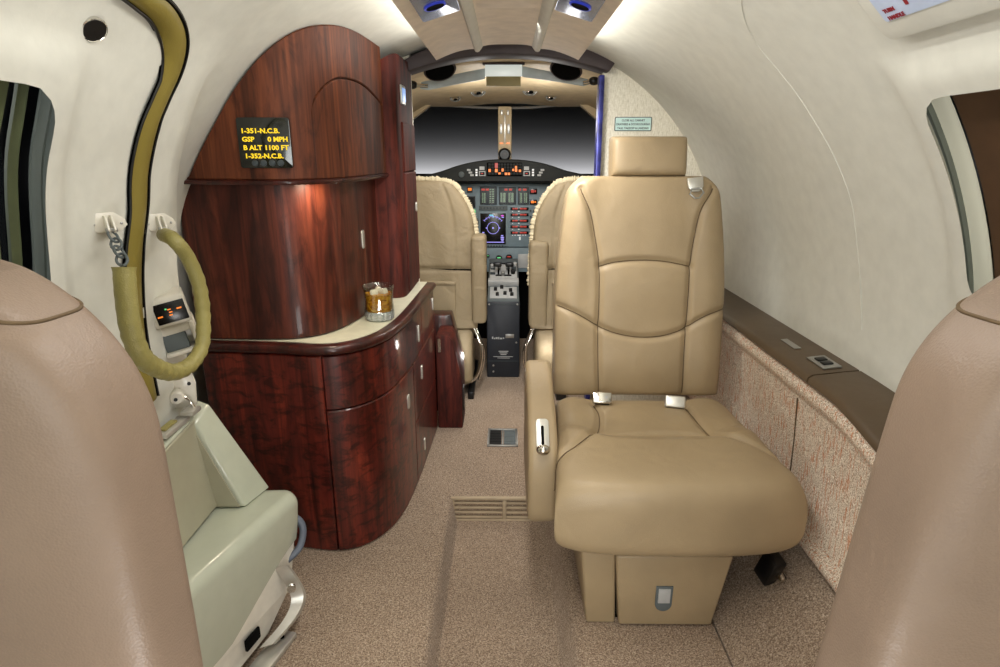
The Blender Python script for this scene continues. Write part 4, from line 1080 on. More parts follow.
# windscreen: two panes meeting at the centre post
for s, nm in ((-1, 'window_3'), (1, 'window_4')):
    mb = MB(); mb.grid([[Vector((s*lerp(.04, .64, a), YW+.01+.10*(1-a)*0+.12*(1-b), lerp(1.0, 1.47, b))) for b in (0, .5, 1)] for a in np.linspace(0, 1, 6)]); mb.build(nm, M['glass'], kind='structure')
# window frame: silver line along the top edge and the sloping side struts
mb = MB()
top = [U(430, 104, y=YW-.01), U(455, 106, y=YW-.01), U(480, 107.5, y=YW-.01), U(505, 108, y=YW-.01), U(530, 107.5, y=YW-.01), U(555, 105.5, y=YW-.01), U(580, 102.5, y=YW-.01)]
mb.tube(catmull(top, 6), .008, 8); mb.build('trim_6', M['silver'], kind='structure')
mb = MB(); mb.prism([(p.x, p.z) for p in (U(408, 100, y=3.70), U(418, 90, y=3.70), U(433, 103, y=3.70), U(410, 121, y=3.70))], -3.70, -3.76, M=XZ()); mb.build('trim_7', M['cockpit'], kind='structure')
mb = MB(); mb.prism([(p.x, p.z) for p in (U(602, 102, y=3.70), U(592, 88, y=3.70), U(577, 102, y=3.70), U(600, 122, y=3.70))][::-1], -3.70, -3.76, M=XZ()); mb.build('trim_8', M['cockpit'], kind='structure')
for nm, a, b in (('trim_9', (417, 90), (433, 103)), ('trim_10', (593, 86), (580, 102))):
    mb = MB(); mb.tube([U(*a, y=3.60), U(*b, y=3.69)], .008, 8); mb.build(nm, M['silver'], kind='structure')

# ------------------------------------------------------------------ centre post with compass
a, b = U(498, 107, y=3.70), U(511.5, 161, y=3.70)
cpst = empty('windscreen_post', 'beige centre post between the two windscreen panes', 'post', ((a.x+b.x)/2, 3.7, b.z))
cx = (a.x+b.x)/2; w = b.x-a.x
mb = MB(); mb.box((cx, 3.72, (a.z+b.z)/2+.006), (w, .05, a.z-b.z-.004), .008); mb.build('post', M['cockpit'], cpst)
mb = MB(); mb.box((cx, 3.692, (a.z+b.z)/2+.03), (.010, .008, .15), .002); mb.box((cx-.018, 3.692, a.z-.03), (.012, .012, .03), .003); mb.box((cx+.018, 3.692, a.z-.03), (.012, .012, .03), .003); mb.build('rail', M['clip'], cpst)
for s in (-1, 1):
    mb = MB(); mb.box((cx+s*.022, 3.693, (a.z+b.z)/2+.03), (.014, .006, .055), .001); mb.build('label_plate', M['silver'], cpst)
for s in (-1, 1):
    mb = MB(); mb.box((cx+s*.020, 3.692, b.z+.10), (.02, .006, .007)); mb.build('orange_label', M['orange'], cpst)
p = U(504.5, 154.5, y=3.66)
cm = empty('standby_compass', 'round black compass at the foot of the windscreen post', 'compass', (p.x, 3.67, p.z-.035))
mb = MB(); F = fr((p.x, 3.660, p.z), (1, 0, 0), (0, 0, 1)); mb.lathe([(.020, -.03), (.035, -.02), (.037, 0), (.034, .018), (.026, .024), (0, .024)], 28, F); mb.build('case', M['black'], cm)
mb = MB(); mb.lathe([(.022, .024), (.024, .027), (.019, .027)], 24, F); mb.build('bezel', M['panel_dk'], cm)

# ------------------------------------------------------------------ overhead: speakers, mirror, visors, eyeball vents
for (px, py, lab) in ((440, 70.5, 'black oval speaker grille in the cockpit ceiling, on the left'), (566, 70, 'black oval speaker grille in the cockpit ceiling, on the right')):
    p = U(px, py, y=2.66); s = -1 if px < 500 else 1
    sp = empty('speaker', lab, 'speaker', p)
    F = fr((p.x, p.y, p.z), (1, 0, -s*.22), (0, -.72, .6))
    mb = MB(); mb.lathe([(.062, -.02), (.062, .002), (.056, .006), (.050, .004), (0, .002)], 32, F @ Matrix.Diagonal((1, .78, 1, 1))); mb.build('grille', M['dark'], sp)
    mb = MB(); mb.lathe([(.061, -.02), (.068, -.001), (.063, .006), (.060, .004)], 32, F @ Matrix.Diagonal((1, .78, 1, 1))); mb.build('ring', M['archdark'], sp)
ym = 2.72
a, b, c = U(485, 65, y=ym), U(522, 76.5, y=ym), U(522, 86, y=ym)
mr = empty('overhead_light_panel', 'bright white light panel over an olive strip between the sun visors', 'light panel', ((a.x+b.x)/2, ym, c.z))
mb = MB(); mb.box(((a.x+b.x)/2, ym, (a.z+b.z)/2), (b.x-a.x, .02, a.z-b.z), .002); mb.build('light_face', M['mirror'], mr)
mb = MB(); mb.box(((a.x+b.x)/2, ym+.004, (b.z+c.z)/2), (b.x-a.x-.01, .02, b.z-c.z), .001); mb.build('lower_strip', M['olivegrey'], mr)
mb = MB(); mb.box(((a.x+b.x)/2, ym-.002, a.z+.004), (b.x-a.x+.02, .03, .008), .001); mb.build('top_edge', M['archdark'], mr)
for s, q, lab in ((-1, [(485, 68), (485, 79), (452, 85), (428, 90), (420, 89), (421, 82), (450, 75)], 'grey folded sun visor left of the overhead light panel'),
             (1, [(522, 66), (521, 75), (524, 77), (560, 82), (583, 86), (590, 84), (588, 79), (560, 73)], 'grey folded sun visor right of the overhead light panel')):
    pts = [U(x, y, y=ym+.03) for x, y in q]
    sv = empty('sun_visor', lab, 'sun visor', pts[2]); poly = [(p.x, p.z) for p in pts]
    if s < 0: poly = poly
    mb = MB(); mb.prism(poly, -(ym+.03), -(ym+.045), r=.003, M=XZ()); mb.build('blade', M['visor'], sv)
    e = U(412 if s < 0 else 594, 85 if s < 0 else 81, y=ym+.02); f = U(428 if s < 0 else 583, 86 if s < 0 else 83, y=ym+.02)
    mb = MB(); mb.tube([e, e.lerp(f, .5), f], .008, 10); mb.build('arm', M['chrome'], sv)
    mb = MB(); mb.sphere((e.x, e.y, e.z), .022, 14, None, (1.1, .8, .8)); mb.build('knuckle', M['black'], sv)
for (px, py, r, lab) in ((478, 91, .030, 'larger silver eyeball vent left of the cockpit centre'), (455, 94, .022, 'smaller silver eyeball vent left of the larger left one'), (530, 91, .030, 'larger silver eyeball vent right of the cockpit centre'), (551, 94, .022, 'smaller silver eyeball vent right of the larger right one')):
    # on the cockpit ceiling
    d = ray(px, py); kz = (1.452-1.548)/(YW-BY-.03); t = (1.544-kz*(BY+.03)-CAM.z)/(d.z-kz*d.y); p = CAM+d*t; p.z -= max(0, abs(p.x)-.12)/.18*.026
    F = fr((p.x, p.y, p.z-.001), (1, 0, 0), (0, -1, .42))
    ev = empty('eyeball_vent', lab, 'air vent', p)
    F = fr((p.x, p.y, p.z), (1, 0, 0), (0, -.30, 1))
    mb = MB(); mb.lathe([(r*1.3, -.06), (r*1.35, -.004), (r*1.2, .006), (r, .002)], 28, F @ Matrix.Diagonal((1, .62, 1, 1))); mb.build('bezel', M['silver'], ev)
    mb = MB(); mb.sphere((0, 0, -.006), r*.95, 18, F @ Matrix.Diagonal((1, .62, 1, 1))); mb.build('ball', M['chrome'], ev)
    mb = MB(); mb.lathe([(r*.42, .0), (r*.42, r*.92), (0, r*.92)], 18, F @ Matrix.Diagonal((1, .62, 1, 1)) @ Matrix.Translation((r*.15, -r*.1, -.004))); mb.build('aperture', M['dark'], ev)

# ------------------------------------------------------------------ glareshield and annunciators
YG = 3.50
gs = empty('glareshield', 'black curved glareshield across the cockpit with lit amber annunciators', 'glareshield', (0, YG, 1.0))
tp = [(402, 181), (418, 177), (440, 171.5), (456, 166), (470, 162.5), (488, 160), (505, 159.5), (522, 160), (540, 162.5), (553, 166), (568, 171), (590, 176), (606, 180)]
bt = [(606, 183), (590, 183), (560, 183), (505, 183), (450, 183), (418, 183), (402, 183)]
T_ = catmull([(U(x, y, y=YG).x, U(x, y, y=YG).z, 0) for x, y in tp], 5); B_ = [(U(x, y, y=YG).x, U(x, y, y=YG).z) for x, y in bt]
mb = MB(); mb.prism([(p.x, p.y) for p in T_]+B_, -YG, -YG-.26, r=.010, M=XZ()); mb.build('hood', M['glare'], gs, smooth=50)
def pb_(mb, x0, y0, x1, y1, Y, d=.004, r=0):
    a, b = U(x0, y0, y=Y), U(x1, y1, y=Y); mb.box(((a.x+b.x)/2, Y, (a.z+b.z)/2), (abs(b.x-a.x), d, abs(a.z-b.z)), r); return mb
mb = MB(); pb_(mb, 487, 162.5, 522, 176, YG-.003, .008, .002); an = mb.build('annunciator_panel', M['dark'], gs)
yy = YG-.009
for nm, mt, L in (('lit_caption', M['orange'], [(488.5, 169, 490.8, 172), (495, 168.8, 497.6, 172.2), (501.6, 168.5, 503.6, 171.5), (498.4, 172.4, 500.6, 174.3), (504.8, 172.6, 507.3, 175), (508, 172.6, 510, 175), (512.3, 168.8, 514.2, 171), (515, 166, 517, 168.8), (515, 169, 517.2, 171.8), (518.8, 169.6, 521, 172)]),
                  ('lit_caption', M['red'], [(494.8, 163, 497.8, 168)])):
    mb = MB()
    for q in L: pb_(mb, *q, yy, .003)
    mb.build(nm, mt, an, 'red caption' if mt is M['red'] else 'amber captions')
mb = MB()
for k in range(11):
    for j in range(4):
        x = 488.3+3.1*k; y = 163.4+3.0*j; pb_(mb, x, y, x+2.4, y+2.2, YG-.0075, .002)
mb.build('unlit_caption', M['glare'], an)
for (x0, x1, lab) in ((478, 486, 'left'), (522.5, 530.5, 'right')):
    x = x0
    mb = MB(); pb_(mb, x0+1.5, 166.5, x1-1.5, 170, YG-.003, .006); pb_(mb, x0+1, 171, x1-.5, 176, YG-.003, .006); ls = mb.build('mode_selector', M['lgrey'], gs)
    mb = MB(); pb_(mb, x0+2, 172, x1-1.5, 175, YG-.007, .003); mb.build('selector_window', M['dark'], ls)
    mb = MB(); pb_(mb, x0+3, 173, x1-2.8, 174, YG-.009, .002); mb.build('selector_text', M['red'], ls)
for xs in ((476.5,), (533,)):
    mb = MB()
    for x in xs:
        for j in range(3): pb_(mb, x-1, 169+2.6*j, x+1, 170.8+2.6*j, YG-.002, .005)
    mb.build('small_button', M['whitelit'], gs)
for x0, s in ((467, 1), (538, -1)):
    mb = MB()
    for j in range(3):
        xx = x0+(1.6*j if s > 0 else 2.6-1.6*j); pb_(mb, xx, 169+2.6*j, xx+3.6, 170.9+2.6*j, YG-.002, .005)
    mb.build('button_row', M['lgrey'], gs)
p = U(461.5, 174.5, y=YG); mb = MB(); mb.lathe([(.017, 0), (.015, .010), (0, .012)], 20, fr((p.x, YG+.002, p.z), (1, 0, 0), (0, 0, 1))); mb.build('knob', M['pad'], gs)

# ------------------------------------------------------------------ instrument panel
YP = 3.60
ip = empty('instrument_panel', 'blue-grey instrument panel with a lit map screen and red radio readouts', 'instrument panel', (0, YP, .6))
a, b = U(400, 183.5, y=YP), U(606, 247, y=YP)
mb = MB(); mb.box(((a.x+b.x)/2, YP+.03, (a.z+b.z)/2), (b.x-a.x, .06, a.z-b.z), .004); mb.build('panel_board', M['panel'], ip)
Y1, Y2, Y3 = YP-.004, YP-.010, YP-.0135
# engine gauges
for (x0, y0, x1, y1, reds, tapes) in ((480, 186.5, 497, 204.5, [(481.5, 485), (485.8, 489)], [(482, 187+6, 485.5, 203), (489.5, 189, 494, 203.5)]), (499, 187, 516, 204.5, [(504.5, 507.5), (509, 512)], [(500.5, 193, 505.5, 202.5), (508.5, 193, 513.5, 202.5)]), (518, 187, 529, 204.5, [(518.5, 521), (523, 526.5)], [(520, 193, 522, 203), (524, 193, 527, 203)])):
    mb = MB(); pb_(mb, x0, y0, x1, y1, Y1, .012, .003); g_ = mb.build('engine_gauge', M['panel_dk'], ip)
    mb = MB()
    for r in reds: pb_(mb, r[0], 188.6, r[1], 190.6, Y2, .004)
    mb.build('digits', M['red'], g_)
    mb = MB()
    for r in tapes:
        for j in range(8): y = lerp(r[1], r[3], j/8); pb_(mb, r[0], y, r[0]+(r[2]-r[0])*.38, y+.7, Y2, .004); pb_(mb, r[0]+(r[2]-r[0])*.55, y, r[2], y+.8, Y2, .004)
    mb.build('tape_scale', M['palegreen'], g_)
    mb = MB()
    for r in tapes: pb_(mb, r[0]-.5, r[1]-.8, r[2]+.5, r[3]+.8, Y1-.004, .005)
    mb.build('tape_window', M['screen'], g_)
# left standby display and lamps
mb = MB(); pb_(mb, 466, 196, 475.5, 208, Y1, .010, .002); fd = mb.build('standby_display', M['panel_dk'], ip); mb = MB(); pb_(mb, 467, 197, 474.8, 207, Y2, .004); mb.build('dark_screen', M['screen'], fd)
mb = MB(); pb_(mb, 467, 187, 472.5, 192.5, Y1, .010, .002); wl = mb.build('warning_light', M['panel_dk'], ip); mb = MB(); pb_(mb, 468, 188, 471.6, 190.6, Y2, .005); mb.build('lamp', M['orange'], wl)
p = U(473.4, 211.3, y=Y1); mb = MB(); mb.lathe([(.013, 0), (.012, .006), (0, .007)], 18, fr((p.x, Y1, p.z), (1, 0, 0), (0, 0, 1))); mb.build('green_lamp', M['green'], ip)
p = U(473.5, 222, y=Y1); F = fr((p.x, Y1, p.z), (1, 0, 0), (0, 0, 1)); mb = MB(); mb.lathe([(.032, 0), (.032, .006), (.027, .008), (.026, .004), (0, .004)], 24, F); dg = mb.build('round_gauge', M['panel_dk'], ip)
mb = MB(); mb.box((.012, -.008, .006), (.006, .02, .002), 0, F); mb.build('needle', M['red'], dg)
# map display
mb = MB(); pb_(mb, 478.5, 211.5, 508, 246, Y1, .012, .003); md = mb.build('map_display', M['panel'], ip, 'framed navigation map screen')
mb = MB(); pb_(mb, 480.3, 213.3, 505.8, 244.2, Y2, .006, .001); scn = mb.build('screen', M['screen'], md)
c = U(493, 228, y=Y3); F = fr((c.x, Y3-.0005, c.z), (1, 0, 0), (0, 0, 1)); k_ = 3.50/600*1.03
mb = MB(); mb.tube([F @ Vector((5.7*k_*math.cos(t), 5.7*k_*math.sin(t), 0)) for t in np.linspace(0, 2*PI, 40)[:-1]], .0016, 6, closed=True)
mb.tube([F @ Vector((11.2*k_*math.cos(t), 11.2*k_*math.sin(t), 0)) for t in np.linspace(math.radians(38), math.radians(142), 30)], .0015, 6)
for t in np.radians([40, 55, 70, 90, 110, 125, 140]): mb.tube([F @ Vector((r*k_*math.cos(t), r*k_*math.sin(t), 0)) for r in (10.0, 12.2)], .0014, 6)
mb.box((0, 0, 0), (.010, .010, .002), 0, F); mb.box((6.3*k_, 0, 0), (.008, .008, .002), 0, F); mb.box((-6.3*k_, 0, 0), (.008, .008, .002), 0, F)
mb.box((1*k_, -14.0*k_, 0), (20*k_, .005, .002), 0, F)
for (x, y, w, h) in ((-9.6, -4.5, 2, 1.2), (-9.4, -6.2, 2.4, 1.2), (9, -7.5, 2.4, 1), (9.2, -9.3, 3.2, 1.2), (9.2, -11, 3, 1.2), (9.3, -12.6, 2.2, 1), (9.6, 10.4, 2.2, .9)): mb.box((x*k_, y*k_, 0), (w*k_, h*k_, .002), 0, F)
mb.build('map_trace', M['lilac'], scn, 'violet compass ring and text')
mb = MB(); mb.box((9.2*k_, 12*k_, 0), (2.6*k_, 1.2*k_, .002), 0, F); mb.build('map_mark', M['magenta'], scn, 'magenta mark')
mb = MB(); mb.box((-1.6*k_, 12.4*k_, 0), (4*k_, 1.2*k_, .002), 0, F); mb.box((.3*k_, 11.0*k_, 0), (1.2*k_, 1.4*k_, .002), 0, F); mb.build('map_mark', M['cyan'], scn, 'cyan heading box')
mb = MB()
for k in range(8): pb_(mb, 480.5+3.2*k, 207, 481.7+3.2*k, 209, Y1, .008)
mb.build('button_row', M['panel_dk'], ip)
mb = MB(); pb_(mb, 479, 205.8, 507.5, 210.4, Y1+.002, .008, .001); mb.build('button_strip', M['pad'], ip)
mb = MB()
for k in range(8): pb_(mb, 482+2.8*k, 247.0-1.6, 483.6+2.8*k, 247, Y2, .006)
mb.build('button_row', M['panel_dk'], md)
# radio stack
for j in range(5):
    y = 208.6+6.0*j
    mb = MB(); pb_(mb, 510.5, y-1.3, 528.5, y+1.5, Y1, .010, .001); rd = mb.build('radio_display', M['screen'], ip)
    mb = MB()
    for (x0, x1) in ((512.5, 514.5), (515, 517.5), (520, 522.8), (523.3, 526.5)): pb_(mb, x0, y-.7, x1, y+.8, Y2, .004)
    mb.build('digits', M['red'], rd)
    mb = MB(); pb_(mb, 518, y+2.3, 519.6, y+3.1, Y1, .006); pb_(mb, 512, y+2.4, 513, y+3.0, Y1, .006); mb.build('label_mark', M['whitelit'], rd)
    for x in (530.5, 534.6):
        p = U(x, y+2, y=Y1); mb = MB(); mb.lathe([(.010 if x > 532 else .006, 0), (.009 if x > 532 else .005, .012), (0, .012)], 14, fr((p.x, Y1, p.z), (1, 0, 0), (0, 0, 1))); mb.build('knob', M['panel_dk'], rd)
mb = MB(); pb_(mb, 519, 236.8, 520.6, 240, Y1, .012, .002); mb.build('gear_switch', M['whitelit'], ip)
mb = MB()
for k in range(5): pb_(mb, 514.5+2.6*k, 234.8, 515.8+2.6*k, 235.5, Y1, .006)
mb.build('label_mark', M['whitelit'], ip)
for (y0, y1, m_) in ((189.5, 193, M['red']), (200.5, 203.5, M['orange'])):
    mb = MB(); pb_(mb, 529.8, y0-.8, 537, y1+1, Y1, .010, .001); q = mb.build('frequency_display', M['screen'], ip); mb = MB(); pb_(mb, 531, y0+.4, 534, y1-.4, Y2, .004); pb_(mb, 534.5, y0+.8, 536, y1-.8, Y2, .004); mb.build('digits', M['red'] if m_ is M['red'] else M['orange'], q)
# lower sub-panel that curves toward the pedestal
mb = MB(); a, b = U(484, 248, y=3.58), U(532, 272, y=3.58); mb.box(((a.x+b.x)/2, 3.60, (a.z+b.z)/2), (b.x-a.x+.02, .04, a.z-b.z), .004); mb.build('lower_panel', M['panel'], ip)
for (px, py, r, m_) in ((499, 258.5, .020, M['green']), (509, 257.5, .020, M['red']), (488, 256, .010, M['green'])):
    p = U(px, py, y=3.578); F = fr((p.x, 3.580, p.z), (1, 0, 0), (0, 0, 1)); mb = MB(); mb.lathe([(r, 0), (r, .006), (r*.85, .008), (r*.8, .004), (0, .004)], 22, F); q = mb.build('small_gauge', M['black'], ip); mb = MB(); mb.box((0, r*.25, .006), (r*1.1, r*.3, .002), .001, F); mb.build('needle', m_, q)
mb = MB(); pb_(mb, 518, 254, 531, 268, 3.577, .006, .002); mb.build('switch_panel', M['lgrey'], ip)

# ------------------------------------------------------------------ throttle pedestal
a, b = U(485.5, 378, y=3.06), U(520, 302, y=3.06)
px0, px1, pzt = U(486.5, 302, y=3.06).x, b.x, b.z
pe = empty('throttle_pedestal', 'black centre pedestal with grey throttle quadrant between the pilot seats', 'pedestal', ((px0+px1)/2, 3.06, 0))
mb = MB(); mb.box(((px0+px1)/2, 3.31, pzt/2), (px1-px0, .50, pzt), .008); bx_ = mb.build('console_box', M['console'], pe)
X0, X1 = px0, px1; W = X1-X0; XC = (X0+X1)/2
mb = MB(); F = fr((XC, 3.0595, 0), (1, 0, 0), (0, 0, 1))
def dash(mb, x0, x1, z, h=.0022): mb.box((XC+lerp(-W/2, W/2, (x0+x1)/2)-0, 3.0592, z), (W*(x1-x0), .001, h))
for x0, x1, z, h in ((.16, .20, .226, .012), (.22, .25, .222, .008), (.27, .33, .224, .010), (.35, .38, .224, .012), (.40, .47, .222, .008), (.49, .53, .224, .006)): dash(mb, x0, x1, z, h)
for k in range(3): dash(mb, .36+.03*k, .66-.03*k, .150-.009*k, .004)
dash(mb, .20, .80, .120, .003); dash(mb, .32, .70, .112, .003)
mb.build('placard_text', M['lgrey'], bx_)
mb = MB(); mb.box((XC+W*.20, 3.0585, .236), (W*.26, .003, .022), .001); mb.build('metal_tag', M['silver'], bx_)
for (x, z) in ((-.42, .41), (.42, .41), (-.30, .07), (-.30, .035), (.40, .2)):
    mb = MB(); mb.cyl((W*x, z, 0), .005, .003, F, 12); mb.build('screw', M['silver'], bx_)
mb = MB(); mb.box((XC, 3.058, .095), (W*.98, .002, .003)); mb.box((XC, 3.058, pzt-.012), (W*.98, .002, .003)); mb.build('panel_joint', M['panel_dk'], bx_)
# sloping upper deck
def slope(y): return pzt+.002+(y-3.07)*.36
UPV = Vector((0, 1, .36)).normalized()
dk = fr((XC, 3.07, slope(3.07)), (1, 0, 0), UPV)
mb = MB(); mb.prism([(3.07, pzt-.01), (3.07, slope(3.07)), (3.50, slope(3.50)), (3.50, pzt-.01)], X0+.004, X1-.004, r=.004, M=fr((0, 0, 0), (0, 1, 0), (0, 0, 1))); de = mb.build('control_deck', M['pad'], pe)
mb = MB(); mb.box((0, .075, .004), (W*.82, .11, .008), .002, dk); sp = mb.build('switch_panel', M['lgrey'], de)
mb = MB()
for (x, y) in ((-.24, .10), (-.05, .12), (.05, .06), (.22, .09), (.26, .05), (-.18, .05)): mb.box((W*x, y, .012), (.018, .022, .014), .002, dk)
mb.build('rocker_switch', M['black'], sp)
mb = MB(); mb.box((0, .165, .016), (W*.95, .040, .034), .004, dk); mb.build('trim_bar', M['lgrey'], de)
mb = MB(); mb.box((0, .27, .012), (W*.86, .15, .030), .006, dk); qd = mb.build('throttle_quadrant', M['lgrey'], de)
mb = MB()
for s in (-1, 1): mb.box((s*W*.16, .28, .028), (.010, .12, .004), 0, dk)
mb.build('slot', M['dark'], qd)
for s in (-1, 1):
    p0 = dk @ Vector((s*W*.12, .29, .02)); p1 = dk @ Vector((s*W*.12, .25, .070))
    mb = MB(); mb.tube([p0, p1], .006, 8); lv = mb.build('throttle_lever', M['silver'], pe)
    mb = MB(); mb.box((p1.x+s*.012, p1.y, p1.z+.006), (.046, .03, .026), .008); mb.build('grip', M['black'], lv)
for (x, y, w_, h_) in ((-.34, .235, .16, .02), (.0, .345, .9, .012), (.33, .285, .16, .05), (0, .215, .5, .012), (-.34, .30, .14, .04)):
    mb = MB(); mb.box((W*x, y, .0285), (W*w_, h_, .006), .001, dk); mb.build('marking_plate', M['panel_dk'] if h_ > .013 else M['black'], qd)
for (x, y, c_) in ((-.36, .30, 'lgrey'), (.36, .32, 'lgrey'), (.30, .24, 'black'), (-.02, .22, 'silver')):
    mb = MB(); mb.cyl((W*x, y, .02), .012, .03, dk, 14, .003); mb.build('knob', M[c_], qd)

# ------------------------------------------------------------------ pilot seats
def pilot_seat(side, lab, cx):
    e = empty('pilot_seat', lab, 'seat', (cx, 2.85, 0), 'pilot seats')
    z0, z1, hw = .36, 1.048, .245; Y0 = 2.80; inn = -side    # inner edge faces the pedestal
    def hwf(T): 
        return hw*(1-.10*np.clip((T-.25)/.75, 0, 1)**1.5-.34*np.clip((T-.66)/.34, 0, 1)**2.4)
    P = lambda S, T: (cx+hwf(T)*S, Y0+.05*T+0*S, z0+(z1-z0)*T-.02*np.abs(S)**3*T)
    # fabric folds on the cover
    fold = lambda S, T: .005*np.sin(9*S+7*T)*np.exp(-((T-.55)/.25)**2)+.004*np.sin(5*S-16*T+1)*np.exp(-((T-.5)/.3)**2)-.014*np.exp(-((T-.425)/.010)**2)+.006*(T > .43)
    vs = [[(cx+float(hwf(np.array(t)))*inn*.60, z0+(z1-z0)*t) for t in np.linspace(.36, .98, 12)]]
    pl = Pillow(P, (0, -1, 0), .060, .06, 5, 7, vs, .006, .008, fold, lambda x, y, z: (x, z))
    b = pl.mesh(80, 110).build('backrest', M['cover'], e, smooth=180, merge=True)
    # hem line across the cover
    pl.seam_tube([(-.96, .425), (-.5, .422), (0, .427), (.5, .420), (.96, .418)], .0045, .000).build('cover_hem', M['dark'], b, smooth=180)
    # pocket
    xs = np.linspace(-.62, .34, 9); 
    mb = MB(); c0, c1 = cx+inn*(-.60)*hw, cx+inn*.60*hw; zc0, zc1 = z0+.02, z0+.235
    mb.box(((c0+c1)/2, Y0-.062, (zc0+zc1)/2), (abs(c1-c0), .022, zc1-zc0), .007, None, 3); pk = mb.build('seat_pocket', M['cover'], b)
    mb = MB(); mb.box(((c0+c1)/2, Y0-.070, zc1-.004), (abs(c1-c0)+.006, .020, .018), .006, None, 3); mb.build('pocket_flap', M['cover'], pk)
    # fleece edge facing forward, peeping round the cover
    edge = []
    for t in np.linspace(.30, 1.0, 34):
        edge.append(Vector((cx+inn*float(hwf(np.array(t)))*1.01, Y0+.05*t+.012, z0+(z1-z0)*t-.02*t)))
    for s in np.linspace(.92, -.9, 22): edge.append(Vector((cx+inn*float(hwf(np.array(1.)))*s, Y0+.062, z1-.02*abs(s)**3+.002)))
    rnd = random.Random(3+side)
    mb = MB(); mb.tube(catmull(edge, 4), [.016+rnd.uniform(-.004, .004) for _ in range((len(edge)-1)*4+1)], 12); mb.build('fleece_edge', M['fleece'], e, 'cream sheepskin edge', smooth=180)
    # armrest hanging on the inner side
    if side < 0: a, b_ = U(470.5, 236, y=2.74), U(486.5, 324, y=2.74)
    else: a, b_ = U(530, 242, y=2.74), U(547, 328, y=2.74)
    mb = MB(); mb.box(((a.x+b_.x)/2, 2.80, (a.z+b_.z)/2), (abs(b_.x-a.x), .13, a.z-b_.z), .020, None, 4); mb.build('armrest', M['cover'], e, smooth=60)
    pc_ = Pillow(lambda S, T: (cx+.23*S+0*T, 2.84+.46*T+0*S, .36+0*S+0*T), (0, 0, 1), .07, .07, 6, 5); pc_.mesh(30, 30).build('seat_cushion', M['fleece'], e, smooth=180, merge=True)
    xi = cx+inn*.155
    mb = MB(); mb.box((xi, 2.86, .215), (.13, .20, .29), .03, None, 4); mb.build('seat_skirt', M['cover'], e, smooth=60)
    mb = MB(); mb.box((cx-inn*.06, 2.98, .17), (.30, .30, .32), .02); mb.build('base_box', M['dark'], e)
    mb = MB(); r_ = catmull([(cx+inn*.225, 2.80, .36), (cx+inn*.262, 2.79, .27), (cx+inn*.262, 2.80, .18), (cx+inn*.225, 2.80, .09), (cx+inn*.13, 2.79, .06), (cx+inn*.08, 2.80, .085)], 8)
    mb.tube(r_, .009, 10); mb.tube(catmull([(cx+inn*.235, 2.84, .34), (cx+inn*.275, 2.86, .2), (cx+inn*.245, 2.87, .06)], 8), .007, 8); mb.build('adjust_rail', M['chrome'], e, smooth=80)
    mb = MB(); mb.box((cx+inn*.09, 2.85, .03), (.05, .22, .06), .006); mb.box((cx+inn*.21, 3.0, .02), (.03, .5, .04), .006); mb.build('floor_rail', M['black'], e)
M['cover'] = leather('khaki_seat_cover', (144, 129, 102), .55, .7)
pilot_seat(-1, 'left pilot seat in a khaki cover with cream fleece edge, behind the mahogany cabinet', -.385)
pilot_seat(1, 'right pilot seat in a khaki cover with cream fleece edge, beyond the tan passenger seat', .36)

# rudder-pedal footwell left dark; outside: curved studio backdrop lit from its foot
mb = MB(); rows = []
for z, y in [(-1.2, 5.4), (-1.2, 7.6), (-1.1, 8.2), (-.7, 8.5), (0, 8.55), (2, 8.6), (6, 8.6)]: rows.append([Vector((x, y, z)) for x in np.linspace(-7, 7, 6)])
mb.grid(rows); mb.build('wall_backdrop', flat('grey_backdrop', (150, 150, 152), .9, 0, 0, 1, 0, .0, .1), smooth=60, kind='structure')
# ------------------------------------------------------------------ light
def area(name, loc, target, sx, sy, power, col=(1, 1, 1), spread=180):
    l = bpy.data.lights.new(name, 'AREA'); l.shape = 'RECTANGLE'; l.size = sx; l.size_y = sy; l.energy = power; l.color = col; l.spread = math.radians(spread)
    o = bpy.data.objects.new(name, l); COL.objects.link(o); o.location = loc
    d = (Vector(target)-Vector(loc)); o.rotation_euler = d.to_track_quat('-Z', 'Y').to_euler(); return o
def point(name, loc, power, col=(1, 1, 1), r=.03):
    l = bpy.data.lights.new(name, 'POINT'); l.energy = power; l.color = col; l.shadow_soft_size = r
    o = bpy.data.objects.new(name, l); COL.objects.link(o); o.location = loc; return o
def strip(name, side):
    """fluorescent cove strip hidden above the edge of the headliner panel, shining outward"""
    l = bpy.data.lights.new(name, 'AREA'); l.shape = 'RECTANGLE'; l.size = .02; l.size_y = 3.2; l.energy = 9; l.color = (1, .97, .9)
    o = bpy.data.objects.new(name, l); COL.objects.link(o)
    x = Vector((side*.5, 0, 1)).normalized()
    z = -Vector((side*1, 0, .28)).normalized(); y = Vector((0, 1, 0)); x = y.cross(z)
    o.matrix_world = Matrix(((x.x, y.x, z.x, side*.215), (x.y, y.y, z.y, .55), (x.z, y.z, z.z, 1.485), (0, 0, 0, 1))); return o
strip('cove_lamp', -1); strip('cove_lamp', 1)
WARM = (1, .965, .91)
area('fill_aft', (0, -1.05, 1.25), (0, 1.2, .35), .9, .5, 12.5, (.97, 1, .985))  # added soft fill behind the camera, no fixture there
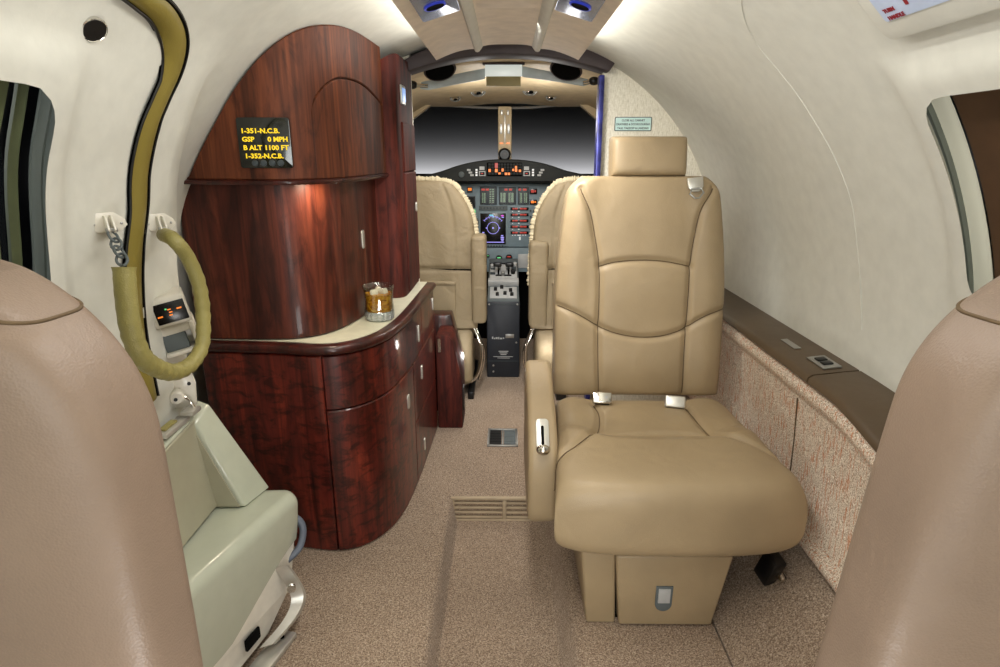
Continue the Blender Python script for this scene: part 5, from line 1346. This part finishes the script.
area('fill_low', (0, -.95, .55), (0, 1.4, 1.5), .8, .4, 5.5, (.98, 1, .98))  # unseen low fill standing in for light bounced off the floor
area('fill_mid', (0, .95, 1.46), (0, 1.0, 0), .14, 1.2, 9.5, WARM)  # added overhead fill, the headliner has no fitting here
area('bulkhead_fill', (0, 1.75, 1.44), (.12, 2.25, .9), .14, .3, 6, WARM, 105)  # added wash that brightens the woven bulkhead
area('headliner_fill', (0, .25, .3), (0, 1.8, 1.5), .3, .2, 4, (1, .98, .95))  # added out of view between the near seats to brighten the headliner
area('cabinet_strip', (-.492, 1.605, 1.084), (-.50, 1.66, .7), .06, .06, 1.0, (1, .84, .62))
point('cockpit_fill', (-.12, 3.05, 1.36), 1.8, WARM, .06); point('cockpit_fill', (.15, 3.05, 1.36), 1.8, WARM, .06)  # unseen point fills added to light the flight deck
area('cockpit_area_fill', (0, 2.58, 1.40), (0, 2.9, .2), .5, .08, 4.0, WARM)  # added area fill inside the cockpit doorway, no fixture modelled
point('foot_lamp', (-.20, 2.66, .26), 1.0, WARM, .02); point('foot_lamp', (.20, 2.70, .26), .6, WARM, .02)
area('window_fill', (1.5, 1.0, 1.35), (.8, .9, 1.1), .4, .4, 5, (1, 1, .95))  # added outside the right window to brighten its shade strips
area('window_fill', (-1.5, 1.0, 1.35), (-.8, .85, 1.1), .4, .4, 3, (.95, 1, .98))  # matching added fill outside the left window
area('backdrop_lamp', (0, 8.22, .75), (0, 8.6, .75), 12, .04, 70, (1, 1, 1), 141)
w = bpy.data.worlds.new('world'); SC.world = w; w.use_nodes = True
w.node_tree.nodes['Background'].inputs[0].default_value = (.8, .9, 1, 1); w.node_tree.nodes['Background'].inputs[1].default_value = .004
SC.view_settings.view_transform = 'Standard'; SC.view_settings.look = 'None'; SC.view_settings.exposure = -.12; SC.view_settings.gamma = 1
try:
    SC.cycles.max_bounces = 8; SC.cycles.diffuse_bounces = 5; SC.cycles.use_denoising = True; SC.cycles.transparent_max_bounces = 12
    SC.cycles.sample_clamp_indirect = 4; SC.cycles.caustics_refractive = False; SC.cycles.caustics_reflective = False
except Exception: pass
